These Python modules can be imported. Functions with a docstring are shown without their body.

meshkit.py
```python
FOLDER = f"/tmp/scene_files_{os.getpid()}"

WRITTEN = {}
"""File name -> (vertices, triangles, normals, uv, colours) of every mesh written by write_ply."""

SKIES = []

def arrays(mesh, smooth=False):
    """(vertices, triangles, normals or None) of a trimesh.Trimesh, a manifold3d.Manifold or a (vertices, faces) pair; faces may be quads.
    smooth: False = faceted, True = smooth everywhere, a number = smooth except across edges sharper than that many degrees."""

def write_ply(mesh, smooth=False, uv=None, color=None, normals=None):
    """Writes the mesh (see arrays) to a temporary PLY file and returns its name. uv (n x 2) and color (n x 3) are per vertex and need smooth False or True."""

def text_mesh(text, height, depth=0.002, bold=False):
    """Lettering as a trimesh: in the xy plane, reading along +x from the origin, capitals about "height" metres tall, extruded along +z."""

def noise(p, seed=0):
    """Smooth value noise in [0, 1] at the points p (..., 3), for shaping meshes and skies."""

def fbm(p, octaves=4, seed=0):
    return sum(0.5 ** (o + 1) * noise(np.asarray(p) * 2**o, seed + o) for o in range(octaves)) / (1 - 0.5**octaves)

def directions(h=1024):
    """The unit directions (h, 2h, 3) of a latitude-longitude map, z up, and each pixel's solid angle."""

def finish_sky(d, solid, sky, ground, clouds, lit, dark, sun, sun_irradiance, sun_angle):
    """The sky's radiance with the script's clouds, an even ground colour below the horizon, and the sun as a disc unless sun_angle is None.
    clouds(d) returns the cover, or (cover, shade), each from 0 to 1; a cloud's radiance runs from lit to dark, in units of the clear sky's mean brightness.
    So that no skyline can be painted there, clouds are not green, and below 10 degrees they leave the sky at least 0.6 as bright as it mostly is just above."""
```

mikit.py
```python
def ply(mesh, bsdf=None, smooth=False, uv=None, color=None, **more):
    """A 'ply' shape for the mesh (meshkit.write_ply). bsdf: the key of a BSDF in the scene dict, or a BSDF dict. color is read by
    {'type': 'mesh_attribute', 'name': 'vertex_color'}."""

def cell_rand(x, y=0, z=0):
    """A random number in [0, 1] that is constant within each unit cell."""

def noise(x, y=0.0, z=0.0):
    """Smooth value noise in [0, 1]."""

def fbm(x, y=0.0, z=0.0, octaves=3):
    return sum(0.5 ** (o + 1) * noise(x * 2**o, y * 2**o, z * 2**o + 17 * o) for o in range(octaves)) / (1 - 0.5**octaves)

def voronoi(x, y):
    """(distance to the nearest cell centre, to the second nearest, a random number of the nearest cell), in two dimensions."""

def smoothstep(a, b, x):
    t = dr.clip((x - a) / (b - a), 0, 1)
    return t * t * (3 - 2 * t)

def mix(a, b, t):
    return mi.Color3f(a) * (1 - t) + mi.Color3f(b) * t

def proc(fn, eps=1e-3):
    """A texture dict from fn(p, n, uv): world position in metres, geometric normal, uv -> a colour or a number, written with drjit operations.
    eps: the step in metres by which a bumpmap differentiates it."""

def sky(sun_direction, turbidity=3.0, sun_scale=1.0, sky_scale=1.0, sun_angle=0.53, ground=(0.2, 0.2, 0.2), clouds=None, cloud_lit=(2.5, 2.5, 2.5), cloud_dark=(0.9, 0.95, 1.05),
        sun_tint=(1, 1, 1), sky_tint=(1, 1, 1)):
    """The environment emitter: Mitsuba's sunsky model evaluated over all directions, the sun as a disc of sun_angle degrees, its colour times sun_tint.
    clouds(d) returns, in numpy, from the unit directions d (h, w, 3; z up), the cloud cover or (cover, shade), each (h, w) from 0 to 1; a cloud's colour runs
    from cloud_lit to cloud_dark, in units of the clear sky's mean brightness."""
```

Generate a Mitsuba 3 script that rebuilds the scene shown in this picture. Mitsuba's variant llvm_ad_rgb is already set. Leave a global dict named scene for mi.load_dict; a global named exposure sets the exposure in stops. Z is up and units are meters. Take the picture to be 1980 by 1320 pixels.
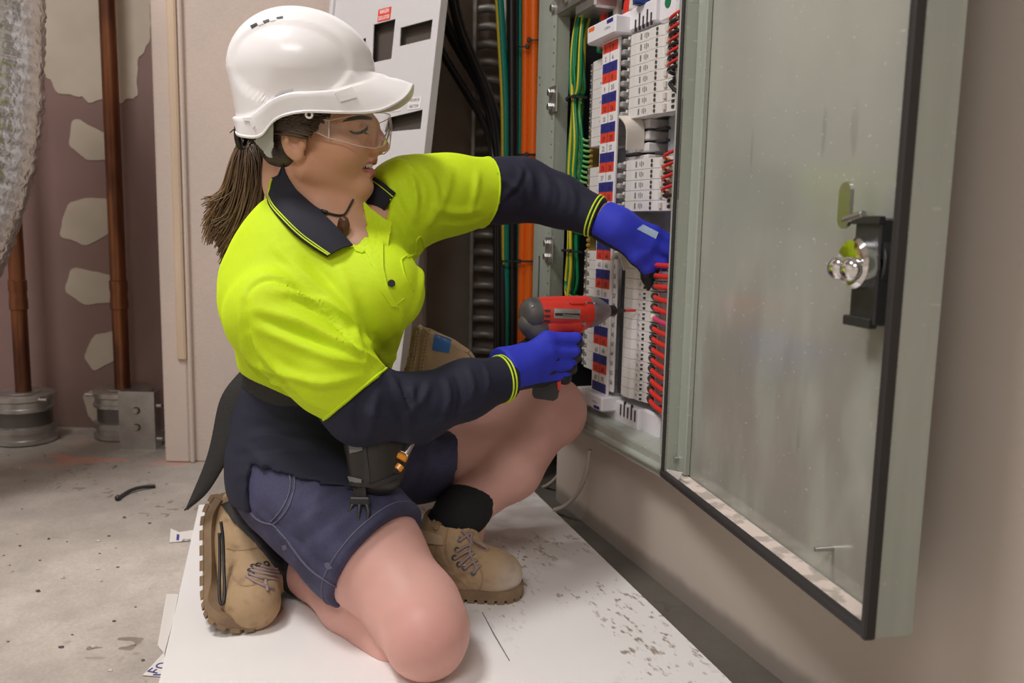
import math, random
import numpy as np, trimesh, shapely.geometry as sg, shapely.affinity as sa
import drjit as dr, mitsuba as mi, mikit, meshkit
from mikit import noise, fbm, voronoi, smoothstep, mix, proc, cell_rand
from scipy.spatial import cKDTree
rng = np.random.default_rng(7); random.seed(7)
T = mi.ScalarTransform4f
scene, labels = {}, {}

# ------------------------------------------------------------------ camera, lights, exposure
F, PITCH, ROLL, CAMH = 1640.0, math.radians(7.64), math.radians(1.2), 0.60
CAM = np.array([0, 0, CAMH])
_fw = np.array([0, math.cos(PITCH), -math.sin(PITCH)]); _r0 = np.array([1.0, 0, 0]); _u0 = np.cross(_r0, _fw)
_up = math.cos(ROLL) * _u0 - math.sin(ROLL) * _r0; _rt = np.cross(_fw, _up)
scene['camera'] = {'type': 'thinlens', 'fov': 2 * math.degrees(math.atan(990 / F)), 'fov_axis': 'x', 'aperture_radius': 0.0028, 'focus_distance': 1.27,
                   'near_clip': 0.05, 'far_clip': 50.0,
                   'to_world': T().look_at(origin=CAM.tolist(), target=(CAM + _fw).tolist(), up=_up.tolist())}
exposure = 0.0
KEY = 40.0

def P(px, py, d):
    """the point seen at that place of the photograph at the forward distance d (metres)"""
    r = _fw * F + _rt * (px - 990) + _up * (660 - py)
    return CAM + r * (d / r[1])

def FL(px, py, z=0.0):
    r = _fw * F + _rt * (px - 990) + _up * (660 - py)
    return CAM + r * ((z - CAMH) / r[2])

# ------------------------------------------------------------------ helpers
def numbered(k):
    used = set(scene) | set(labels)
    if not any(u == k or u.startswith(k + '__') for u in used): return k
    i = 1
    while any(u == f'{k}_{i:03d}' or u.startswith(f'{k}_{i:03d}__') for u in used): i += 1
    return f'{k}_{i:03d}'

_seen = {}
def uniq(k):
    n = _seen.get(k, -1) + 1; _seen[k] = n
    return k if n == 0 else f'{k}_{n:03d}'

def thing(name, label, cat=None, group=None, kind=None):
    k = uniq(name); labels[k] = {'label': label}
    if cat: labels[k]['category'] = cat
    if group: labels[k]['group'] = group
    if kind: labels[k]['kind'] = kind
    return k

def obj(name, mesh, bsdf, parent=None, smooth=30, label=None, cat=None, group=None, kind=None, color=None, to_world=None, **kw):
    k = uniq(parent + '__' + name if parent else name)
    if isinstance(mesh, dict): d = {**mesh}
    else: d = mikit.ply(mesh, bsdf, smooth=smooth, color=color, **kw)
    if to_world is not None: d['to_world'] = T(np.asarray(to_world).tolist()) if not isinstance(to_world, T) else to_world
    scene[k] = d
    e = {}
    if label: e['label'] = label
    if cat: e['category'] = cat
    if group: e['group'] = group
    if kind: e['kind'] = kind
    if e: labels[k] = {**labels.get(k, {}), **e}
    return k

def M4(R=None, t=(0, 0, 0)):
    m = np.eye(4)
    if R is not None: m[:3, :3] = R
    m[:3, 3] = t
    return m

def xf(mesh, m): mesh = mesh.copy(); mesh.apply_transform(m); return mesh
def cat(ms): return trimesh.util.concatenate([m for m in ms if m is not None])

def box(x0, x1, y0, y1, z0, z1, b=0.0):
    lo, hi = np.array([x0, y0, z0], float), np.array([x1, y1, z1], float)
    if b <= 0:
        m = trimesh.creation.box(extents=hi - lo); m.apply_translation((lo + hi) / 2); return m
    b = min(b, 0.49 * (hi - lo).min()); pts = []
    for sx in (0, 1):
        for sy in (0, 1):
            for sz in (0, 1):
                c = np.where([sx, sy, sz], hi, lo); s = np.where([sx, sy, sz], -b, b)
                for k in range(3):
                    q = c + s; q[k] = c[k]; pts.append(q)
    return trimesh.convex.convex_hull(np.array(pts))

def frame(d, upv=(0, 0, 1)):
    d = np.asarray(d, float); d = d / np.linalg.norm(d); a = np.cross(upv, d)
    if np.linalg.norm(a) < 1e-4: a = np.cross([0, 1, 0.01], d)
    a /= np.linalg.norm(a); return np.stack([a, np.cross(d, a), d], 1)

def cyl(a, b, r, n=20, r2=None):
    a, b = np.asarray(a, float), np.asarray(b, float); L = np.linalg.norm(b - a); r2 = r if r2 is None else r2
    bev = min(0.12 * min(r, r2), 0.2 * L)
    m = trimesh.creation.revolve([[0, 0], [r - bev, 0], [r, bev], [r2, L - bev], [r2 - bev, L], [0, L]], sections=n)
    return xf(m, M4(frame(b - a), a))

def lathe(prof, n=32, a=(0, 0, 0), d=(0, 0, 1)):
    return xf(trimesh.creation.revolve(np.asarray(prof, float), sections=n), M4(frame(d), a))

def curve(pts, n=40):
    pts = np.asarray(pts, float)
    if len(pts) == 2: return pts[0] + np.linspace(0, 1, n)[:, None] * (pts[1] - pts[0])
    from scipy.interpolate import CubicSpline, PchipInterpolator
    s = np.r_[0, np.cumsum(np.linalg.norm(np.diff(pts, axis=0), axis=1) ** 0.5)]
    return CubicSpline(s, pts, bc_type='natural')(np.linspace(0, s[-1], n))

def tube(pts, r, sides=10, n=40, caps=True, flat=None, upv=None):
    """a tube along a smooth curve; flat = (w, h) makes it a strap"""
    p = curve(pts, n) if n else np.asarray(pts, float); n = len(p)
    t = np.gradient(p, axis=0); t /= np.linalg.norm(t, axis=1, keepdims=True) + 1e-12
    a = np.cross(t[0], [0, 0, 1.0] if upv is None else upv)
    if np.linalg.norm(a) < 1e-3: a = np.cross(t[0], [0, 1.0, 0])
    a /= np.linalg.norm(a); A = []
    for k in range(n):
        a = a - t[k] * (a @ t[k]); a /= np.linalg.norm(a); A.append(a)
    A = np.array(A); B = np.cross(t, A)
    rr = np.broadcast_to(r, (n,)) if flat is None else np.ones(n)
    if flat is None: ang = np.arange(sides) * 2 * np.pi / sides; ca, sb = np.cos(ang), np.sin(ang)
    else:
        w, h = flat[0] / 2, flat[1] / 2; c = min(w, h) * 0.4
        q = np.array([[w - c, h], [w, h - c], [w, -h + c], [w - c, -h], [-w + c, -h], [-w, -h + c], [-w, h - c], [-w + c, h]])[::-1]
        ca, sb = q[:, 0], q[:, 1]; sides = 8
    v = p[:, None] + rr[:, None, None] * (ca[None, :, None] * A[:, None] + sb[None, :, None] * B[:, None])
    i, j = np.meshgrid(np.arange(n - 1), np.arange(sides), indexing='ij')
    f = np.stack([i * sides + j, i * sides + (j + 1) % sides, (i + 1) * sides + (j + 1) % sides, (i + 1) * sides + j], -1).reshape(-1, 4)
    f = np.vstack([f[:, [0, 1, 2]], f[:, [0, 2, 3]]]); V = v.reshape(-1, 3)
    if caps:
        V = np.vstack([V, p[0], p[-1]]); k = np.arange(sides); c0, c1 = len(V) - 2, len(V) - 1
        f = np.vstack([f, np.stack([(k + 1) % sides, k, k * 0 + c0], 1), np.stack([(n - 1) * sides + k, (n - 1) * sides + (k + 1) % sides, k * 0 + c1], 1)])
    m = trimesh.Trimesh(V, f, process=False)
    if m.volume < 0: m.invert()
    return m

def extrude(poly, h): return trimesh.creation.extrude_polygon(poly, h, engine='earcut')

# ------------------------------------------------------------------ materials
def mat(key, base, rough=0.5, **kw):
    d = {'type': 'principled', 'roughness': rough, **kw}
    d['base_color'] = {'type': 'rgb', 'value': list(base)} if isinstance(base, (tuple, list)) else proc(base)
    bump = d.pop('bump', None)
    if bump:
        fn, sc, eps = bump
        d = {'type': 'bumpmap', 'arbitrary': proc(fn, eps), 'scale': sc, 'bsdf': d}
    scene[key] = {'type': 'twosided', 'bsdf': d}
    return key

def s2l(r, g, b):
    return tuple(((c / 255) / 12.92 if c <= 10 else ((c / 255 + 0.055) / 1.055) ** 2.4) for c in (r, g, b))

C3 = mi.Color3f
def col(t): return C3(*t)

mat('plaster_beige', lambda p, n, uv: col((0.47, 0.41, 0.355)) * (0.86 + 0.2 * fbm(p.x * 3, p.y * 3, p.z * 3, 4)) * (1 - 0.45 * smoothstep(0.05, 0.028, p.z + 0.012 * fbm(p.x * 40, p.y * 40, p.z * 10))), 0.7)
mat('plaster_pinkish', lambda p, n, uv: mix((0.56, 0.46, 0.40), (0.50, 0.43, 0.385), smoothstep(0.4, 0.62, fbm(p.x * 3, p.y * 3, p.z * 1.6, 4))) * (0.97 + 0.06 * noise(p.x * 200, p.y * 200, p.z * 200)), 0.75)
mat('plasterboard_pink', lambda p, n, uv: col((0.215, 0.135, 0.12)) * (0.85 + 0.3 * fbm(p.x * 6, p.y * 6, p.z * 6, 4)), 0.8)
mat('patch_cream', lambda p, n, uv: col((0.47, 0.41, 0.33)) * (0.8 + 0.35 * fbm(p.x * 9, p.y * 9, p.z * 9, 3)), 0.8)
mat('board_dark', (0.075, 0.06, 0.05), 0.7)
mat('wall_white', (0.62, 0.59, 0.55), 0.8)
mat('wall_dark', lambda p, n, uv: col((0.46, 0.38, 0.32)) * (0.7 + 0.6 * fbm(p.x * 5, p.y * 5, p.z * 5, 3)), 0.85)
def _floor(p, n, uv):
    a = fbm(p.x * 3, p.y * 3, 0.3, 5); b = fbm(p.x * 18, p.y * 18, 4.0, 4); g = noise(p.x * 300, p.y * 300, 1.0)
    c = mix((0.335, 0.295, 0.26), (0.47, 0.42, 0.375), smoothstep(0.3, 0.7, a)) * (0.82 + 0.36 * b) * (0.93 + 0.14 * g)
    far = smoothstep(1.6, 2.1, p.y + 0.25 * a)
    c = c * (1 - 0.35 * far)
    sp = smoothstep(0.80, 0.86, noise(p.x * 70, p.y * 70, 9.0)) * smoothstep(0.5, 0.7, noise(p.x * 7, p.y * 7, 3.0))
    c = mix(c, (0.14, 0.10, 0.075), 0.7 * sp)
    red = smoothstep(0.62, 0.72, fbm(p.x * 7, p.y * 14, 31.0, 3)) * smoothstep(1.95, 2.1, p.y)
    c = mix(c, (0.45, 0.16, 0.11), 0.6 * red)
    # the strip along the switchboard wall is darker
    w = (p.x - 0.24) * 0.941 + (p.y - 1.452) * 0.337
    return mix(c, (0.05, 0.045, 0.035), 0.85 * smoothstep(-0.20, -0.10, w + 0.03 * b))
mat('concrete', _floor, 0.8, bump=(lambda p, n, uv: fbm(p.x * 30, p.y * 30, p.z * 30, 4), 0.0035, 1e-3))
def _card(p, n, uv):
    c = col((0.76, 0.745, 0.735)) * (0.94 + 0.1 * fbm(p.x * 5, p.y * 5, 2.0, 3))
    # heading along the wall
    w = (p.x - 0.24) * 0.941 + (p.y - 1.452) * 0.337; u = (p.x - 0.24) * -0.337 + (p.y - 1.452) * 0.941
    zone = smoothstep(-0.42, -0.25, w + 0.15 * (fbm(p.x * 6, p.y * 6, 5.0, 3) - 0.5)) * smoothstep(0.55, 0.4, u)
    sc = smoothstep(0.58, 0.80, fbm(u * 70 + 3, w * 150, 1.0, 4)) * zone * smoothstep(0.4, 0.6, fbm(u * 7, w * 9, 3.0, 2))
    sc2 = smoothstep(0.48, 0.72, fbm(u * 9, w * 12, 8.0, 4)) * zone * smoothstep(-0.05, 0.15, u)  # broad grey patches: scuffs plus the leg shadow put into the colour
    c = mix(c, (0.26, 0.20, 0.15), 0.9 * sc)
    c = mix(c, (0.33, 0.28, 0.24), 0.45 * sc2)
    return c
mat('cardboard_white', _card, 0.55, bump=(lambda p, n, uv: dr.sin((p.x * 0.941 + p.y * 0.337) * 900), 0.00006, 5e-4))
mat('paper', (0.66, 0.63, 0.60), 0.8); mat('ink_blue', (0.05, 0.05, 0.22), 0.7); mat('ink_black', (0.02, 0.02, 0.022), 0.6); mat('ink_grey', (0.18, 0.18, 0.18), 0.6)
def _green_metal(p, n, uv):
    a = fbm(p.x * 4, p.y * 4, p.z * 4, 4); st = fbm(p.x * 60, p.y * 60, p.z * 3.5, 3)
    c = mix((0.285, 0.315, 0.27), (0.345, 0.37, 0.325), a) * (0.9 + 0.2 * st)
    sp = smoothstep(0.87, 0.92, noise(p.x * 160, p.y * 160, p.z * 160))
    return mix(c, (0.5, 0.5, 0.47), 0.35 * sp)
mat('powder_green', _green_metal, 0.34, specular=0.5)
def _door(p, n, uv):
    a = fbm(p.x * 5, p.y * 5, p.z * 3, 4); st = fbm(p.x * 30, p.y * 14, p.z * 5, 4)
    low = smoothstep(0.75, 0.35, p.z)
    c = mix((0.335, 0.345, 0.305), (0.285, 0.30, 0.27), smoothstep(0.35, 0.65, a))
    c = mix(c, (0.235, 0.222, 0.195), 0.75 * low * smoothstep(0.3, 0.6, st))
    scr = smoothstep(0.72, 0.8, fbm(p.x * 90, p.y * 50, p.z * 7, 2))
    c = mix(c, (0.16, 0.165, 0.155), 0.4 * scr * smoothstep(0.45, 0.6, a))
    sp = smoothstep(0.9, 0.94, noise(p.x * 190, p.y * 190, p.z * 190))
    return mix(c, (0.52, 0.52, 0.5), 0.5 * sp)
mat('door_green', _door, 0.17, specular=0.7)
mat('dust', lambda p, n, uv: mix((0.58, 0.50, 0.45), (0.38, 0.33, 0.29), smoothstep(0.45, 0.62, fbm(p.x * 60, p.y * 60, p.z * 60, 3))), 0.9)
mat('rubber', (0.022, 0.02, 0.02), 0.55); mat('black_plastic', (0.018, 0.018, 0.02), 0.4); mat('interior_dark', (0.03, 0.03, 0.032), 0.6)  # last colour holds the shade inside the cabinet and small openings
mat('steel', (0.55, 0.55, 0.54), 0.32, metallic=1.0); mat('zinc', lambda p, n, uv: col((0.52, 0.51, 0.49)) * (0.7 + 0.5 * fbm(p.x * 30, p.y * 30, p.z * 30, 3)), 0.38, metallic=0.9)
mat('ladder_metal', lambda p, n, uv: col((0.42, 0.39, 0.36)) * (0.5 + 0.8 * fbm(p.x * 40, p.y * 40, p.z * 40, 3)), 0.45, metallic=0.5)
mat('steel_dark', (0.16, 0.15, 0.145), 0.45, metallic=0.8)
mat('foil', (0.62, 0.615, 0.61), 0.28, metallic=0.95, bump=(lambda p, n, uv: fbm(p.x * 70, p.y * 70, p.z * 45, 3), 0.004, 1e-3))
mat('copper', lambda p, n, uv: mix((0.26, 0.105, 0.05), (0.12, 0.05, 0.03), smoothstep(0.35, 0.65, fbm(p.x * 30, p.y * 30, p.z * 5, 3))), 0.38, metallic=0.85)
mat('timber', lambda p, n, uv: col((0.60, 0.46, 0.33)) * (0.8 + 0.3 * fbm(p.x * 60, p.y * 60, p.z * 4, 3)), 0.7)
mat('breaker_white', (0.66, 0.64, 0.625), 0.4); mat('breaker_grey', (0.34, 0.33, 0.32), 0.45); mat('cover_white', (0.72, 0.71, 0.75), 0.35)
mat('rail_blue_grey', (0.27, 0.29, 0.34), 0.4); mat('cream_plastic', (0.60, 0.56, 0.50), 0.4); mat('rib_white', (0.6, 0.58, 0.58), 0.45)
mat('label_red', (0.66, 0.05, 0.025), 0.5); mat('label_blue', (0.022, 0.025, 0.20), 0.5); mat('label_white', (0.74, 0.72, 0.73), 0.5); mat('label_orange', (0.75, 0.14, 0.02), 0.5)
for nm_, c_ in dict(wire_red=(0.62, 0.03, 0.02), wire_pink=(0.55, 0.05, 0.13), wire_black=(0.016, 0.016, 0.018), wire_green=(0.0, 0.16, 0.055), wire_green_pale=(0.13, 0.36, 0.10), wire_yellow=(0.62, 0.47, 0.015), wire_orange=(0.95, 0.17, 0.012), wire_teal=(0.0, 0.22, 0.16), wire_white=(0.7, 0.67, 0.6), wire_blue=(0.015, 0.045, 0.22), wire_grey=(0.42, 0.38, 0.33), ferrule=(0.72, 0.27, 0.02), brass_dull=(0.33, 0.22, 0.05)).items():
    mat(nm_, c_, 0.32)
mat('chrome', (0.85, 0.85, 0.85), 0.08, metallic=1.0)
mat('brass', (0.62, 0.42, 0.12), 0.3, metallic=1.0)
mat('panel_white', (0.60, 0.585, 0.60), 0.35)

# ------------------------------------------------------------------ room shell
def struct(name, mesh, m, label, parent=None, smooth=False): return obj(name, mesh, m, parent, smooth, label=label, kind='structure')
UW = np.array([-0.337, 0.941, 0.0]); UW /= np.linalg.norm(UW); NW = np.array([UW[1], -UW[0], 0.0]); OW = np.array([0.24, 1.452, 0.0])
CAB = M4(np.stack([-UW, NW, [0, 0, 1.0]], 1), OW)            # switchboard frame: x right along the wall, y into the wall, z up
def cabx(mesh): return xf(mesh, CAB)
def CP(x, y, z): return (CAB @ [x, y, z, 1])[:3]
CEIL = 2.55
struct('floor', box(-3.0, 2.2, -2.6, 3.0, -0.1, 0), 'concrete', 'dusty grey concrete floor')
struct('ceiling', box(-3.0, 2.2, -2.6, 3.0, CEIL, CEIL + 0.1), 'wall_white', 'plain white ceiling')
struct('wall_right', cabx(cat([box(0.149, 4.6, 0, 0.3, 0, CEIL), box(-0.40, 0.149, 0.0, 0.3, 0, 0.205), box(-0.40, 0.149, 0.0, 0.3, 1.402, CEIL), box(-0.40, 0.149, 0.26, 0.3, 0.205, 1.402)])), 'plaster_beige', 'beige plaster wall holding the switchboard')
struct('wall_left', box(-2.7, -2.6, -2.6, 3.0, 0, CEIL), 'wall_white', 'pale wall left of the frame')
struct('wall_front', box(-2.7, 2.2, -2.6, -2.5, 0, CEIL), 'wall_white', 'pale wall behind the viewer')
YB = 2.40
struct('wall_back', box(-2.7, -0.80, YB, YB + 0.1, 0, CEIL), 'plasterboard_pink', 'unpainted pink plasterboard wall behind the copper pipes')
YP = 2.075
struct('wall_partition', cat([box(-0.80, -0.22, YP, YP + 0.08, 0, CEIL, 0.003), box(-0.80, -0.76, YP + 0.07, 2.41, 0, CEIL)]), 'plaster_pinkish', 'pinkish plaster partition wall behind the worker')
struct('wall_riser', cat([box(-0.8, 1.2, 2.36, 2.46, 0, CEIL)]), 'wall_dark', 'dim wall at the back of the cable riser')
# far floor edge piece: the worn jamb of the partition
struct('trim_1', cat([box(-0.862, -0.80, YP - 0.012, YP + 0.075, 0, CEIL, 0.004)]), 'plaster_pinkish', 'plaster stop end of the partition wall')
struct('trim_2', cat([box(-0.822, -0.800, YP - 0.020, YP - 0.004, 0.26, CEIL, 0.004)]), 'timber', 'narrow bare timber strip on the end of the partition wall')
struct('trim_3', box(-0.798, -0.788, YP - 0.016, YP + 0.01, 0, CEIL, 0.003), 'plaster_pinkish', 'plaster edge bead beside the timber strip')
# cream filler patches on the plasterboard
def patch(pts, bs='patch_cream', seed=0, lab=None):
    q = np.array([P(x, y, YB)[[0, 2]] for x, y in pts]); pg = sg.Polygon(q).buffer(0.02).buffer(-0.03).buffer(0.016)
    c = np.array(pg.exterior.segmentize(0.01).coords)[:-1]
    nz = meshkit.fbm(np.c_[c * 28, np.full(len(c), seed)], 3) - 0.5
    cen = c.mean(0); c = cen + (c - cen) * (1 + 0.16 * nz[:, None])
    m = extrude(sg.Polygon(c).buffer(0), 0.003)
    m.apply_transform(M4(np.array([[1, 0, 0], [0, 0, -1], [0, 1, 0]]).astype(float), (0, YB + 0.0006, 0)))
    obj('plaster_patch', m, bs, 'wall_back', False)
patch([(80, -120), (300, -120), (285, 80), (262, 120), (262, 190), (200, 195), (120, 175), (78, 140)], seed=1)
patch([(146, 232), (180, 250), (232, 275), (205, 305), (170, 305), (137, 280)], seed=2)
patch([(135, 395), (175, 385), (235, 390), (205, 450), (165, 470), (118, 455)], seed=3)
patch([(142, 522), (235, 540), (222, 580), (165, 585), (130, 560)], seed=4)
patch([(185, 650), (235, 640), (240, 680), (182, 714), (166, 690)], seed=5)
patch([(165, 765), (195, 755), (200, 830), (175, 800)], seed=6)
# ------------------------------------------------------------------ lamps out of view, kind and place chosen for their light
def panel_lamp(x, y, sx, sy, power, lab, tint=(1, 0.965, 0.95), z=CEIL, tilt=None):
    k = thing('ceiling_light', lab, 'light', None)
    m = M4(None, (x, y, z))
    obj('housing', xf(cat([box(-sx / 2 - .02, -sx / 2, -sy / 2 - .02, sy / 2 + .02, -0.05, 0), box(sx / 2, sx / 2 + .02, -sy / 2 - .02, sy / 2 + .02, -0.05, 0), box(-sx / 2, sx / 2, -sy / 2 - .02, -sy / 2, -0.05, 0), box(-sx / 2, sx / 2, sy / 2, sy / 2 + .02, -0.05, 0)]), m), 'panel_white', k, False)
    q = trimesh.Trimesh([[-sx / 2, -sy / 2, -.04], [sx / 2, -sy / 2, -.04], [sx / 2, sy / 2, -.04], [-sx / 2, sy / 2, -.04]], [[0, 2, 1], [0, 3, 2]], process=False)
    obj('diffuser', xf(q, m), 'panel_white', k, False, emitter={'type': 'area', 'radiance': {'type': 'rgb', 'value': [power * c for c in tint]}})
panel_lamp(-1.05, 0.80, 0.55, 0.55, KEY, 'unseen square ceiling lamp lighting the worker from the upper left')
panel_lamp(-0.55, -1.0, 1.2, 0.8, KEY * 0.31, 'unseen ceiling lamp behind the viewer lighting the worker and right wall')

# ------------------------------------------------------------------ pipes, duct
def collar_prof(r, h): return [[r * .55, h], [r, h], [r + .006, h - .004], [r + .006, h - .016], [r + .001, h - .02], [r + .001, h - .034], [r + .005, h - .037], [r + .005, h - .045], [r - .006, h - .048], [r - .006, .05], [r + .005, .047], [r + .005, .032], [r, .03], [r, .016], [r + .006, .013], [r + .006, 0.004], [r, 0]]
def copper_pipe(px, py0, ybase, lab, lab2, r):
    b = FL(px, ybase); k = thing('copper_pipe', lab, 'pipe', None)
    zj = P(px, py0, b[1])[2]
    obj('tube', lathe([[r, 0.05], [r, zj - .028]], 24, b), 'copper', k, True)
    obj('tube', lathe([[r, zj + .03], [r, CEIL]], 24, b), 'copper', k, True)
    obj('coupling', lathe([[r, -.04], [r + .003, -.038], [r + .003, -.012], [r + .0015, -.008], [r + .0015, .008], [r + .003, .012], [r + .003, .038], [r, .04]], 24, b + [0, 0, zj]), 'copper', k, 30)
    c = thing('pipe_collar', lab2, 'pipe collar')
    R, h = 0.071, 0.135
    obj('body', lathe(collar_prof(R, h), 40, b), 'zinc', c, 30)
    obj('seal', lathe([[R - .004, .045], [R - .004, h - .045]], 32, b), 'steel_dark', c, True)
    obj('top_plate', lathe([[r + .001, h - .004], [R * .6, h - .004], [R * .6, h + .002], [r + .001, h + .002]], 32, b), 'zinc', c, 30)
    for a in (0.5, 3.6):
        d = np.array([math.cos(a), -abs(math.sin(a)), 0])
        obj('clamp_screw', cyl(b + d * (R + .012) + [-.012, 0, h - .012], b + d * (R + .012) + [.012, 0, h - .012], .005, 10), 'steel', c, 30)
    return b
copper_pipe(51, 570, 852, 'copper pipe rising beside the silver duct, left one of two', 'round steel collar at the foot of the copper pipe beside the silver duct', 0.0195)
b_ = copper_pipe(241, 570, 842, 'copper pipe nearer the partition wall, right one of two', 'round steel collar behind the slotted bracket at the foot of a copper pipe', 0.0205)
k = thing('steel_bracket', 'pale slotted steel bracket plate standing in front of a pipe collar', 'bracket')
pl = sg.box(-.047, 0, .047, .155); 
for zz in (.06, .105): pl = pl.difference(sg.Point(0, zz).buffer(.010))
m = extrude(pl, .004); m.apply_transform(M4(np.array([[1, 0, 0], [0, 0, -1], [0, 1, 0]]).astype(float)))
m = cat([m, box(-.047, -.043, 0, .035, 0, .155), box(.043, .047, 0, .035, 0, .155)])
bb = FL(268, 868); obj('plate', xf(m, M4(frame([0, 0, 1]), bb) @ M4(None, (0, 0, 0))) if False else xf(m, M4(None, bb)), 'zinc', k, False)
for zz in (.06, .105): obj('bolt', cyl(bb + [0, -.002, zz], bb + [0, -.014, zz], .008, 6), 'steel', k, 30)
obj('bolt', cyl(bb + [0.052, 0, .118], bb + [0.066, 0, .118], .006, 8), 'steel', k, 30); obj('bolt', cyl(bb + [0.05, 0, .03], bb + [0.066, 0, .03], .006, 8), 'steel', k, 30)
# insulated flexible duct
dp = [P(x, y, d) for x, y, d in ((-38, -420, 1.75), (-32, -150, 1.75), (-33, 60, 1.74), (-38, 220, 1.73), (-58, 340, 1.72), (-95, 450, 1.70), (-150, 560, 1.66), (-260, 700, 1.60), (-420, 860, 1.52), (-620, 960, 1.44))]
n_ = 240; pp = curve(dp, n_); s_ = np.r_[0, np.cumsum(np.linalg.norm(np.diff(pp, axis=0), axis=1))]
m = tube(dp, 0.107 + 0.003 * np.sin(s_ / 0.045 * 2 * np.pi) ** 2, 40, n_)
v = np.array(m.vertices); nn = np.array(m.vertex_normals); v += nn * ((meshkit.fbm(v * [45, 45, 30], 4) - 0.5) * 0.010)[:, None]
obj('flexible_duct', trimesh.Trimesh(v, m.faces, process=False), 'foil', None, True, label='crinkled silver foil flexible duct hanging at the left edge', cat='duct')
# ------------------------------------------------------------------ floor litter, cardboard
q = [FL(385, 980), FL(1012, 934), FL(1405, 1316), FL(1560, 1480), FL(275, 1440), FL(310, 1316)]
m = extrude(sg.Polygon([p[:2] for p in q]).buffer(0), 0.004)
obj('cardboard_sheet', xf(m, M4(None, (0, 0, .001))), 'cardboard_white', None, False, label='large scuffed white cardboard sheet under the kneeling worker', cat='cardboard')
obj('crease', extrude(sg.Polygon([FL(933, 1189)[:2], FL(958, 1235)[:2], FL(986, 1284)[:2], FL(984, 1284)[:2], FL(955, 1235)[:2], FL(931.5, 1189)[:2]]), .0004).apply_translation((0, 0, .005)), 'ink_grey', 'cardboard_sheet', False)
def flat(pts, z=0.0012, h=0.0006): return extrude(sg.Polygon([FL(*p)[:2] for p in pts]).buffer(0), h).apply_translation((0, 0, z))
def on_floor_text(txt, px, py, h, ang, mtl, par, z=.0022):
    try: m = meshkit.text_mesh(txt, h, .0003)
    except Exception: return
    c, s = math.cos(ang), math.sin(ang)
    obj('lettering', xf(m, M4(np.array([[c, -s, 0], [s, c, 0], [0, 0, 1]]), FL(px, py, z))), mtl, par, False)
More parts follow.
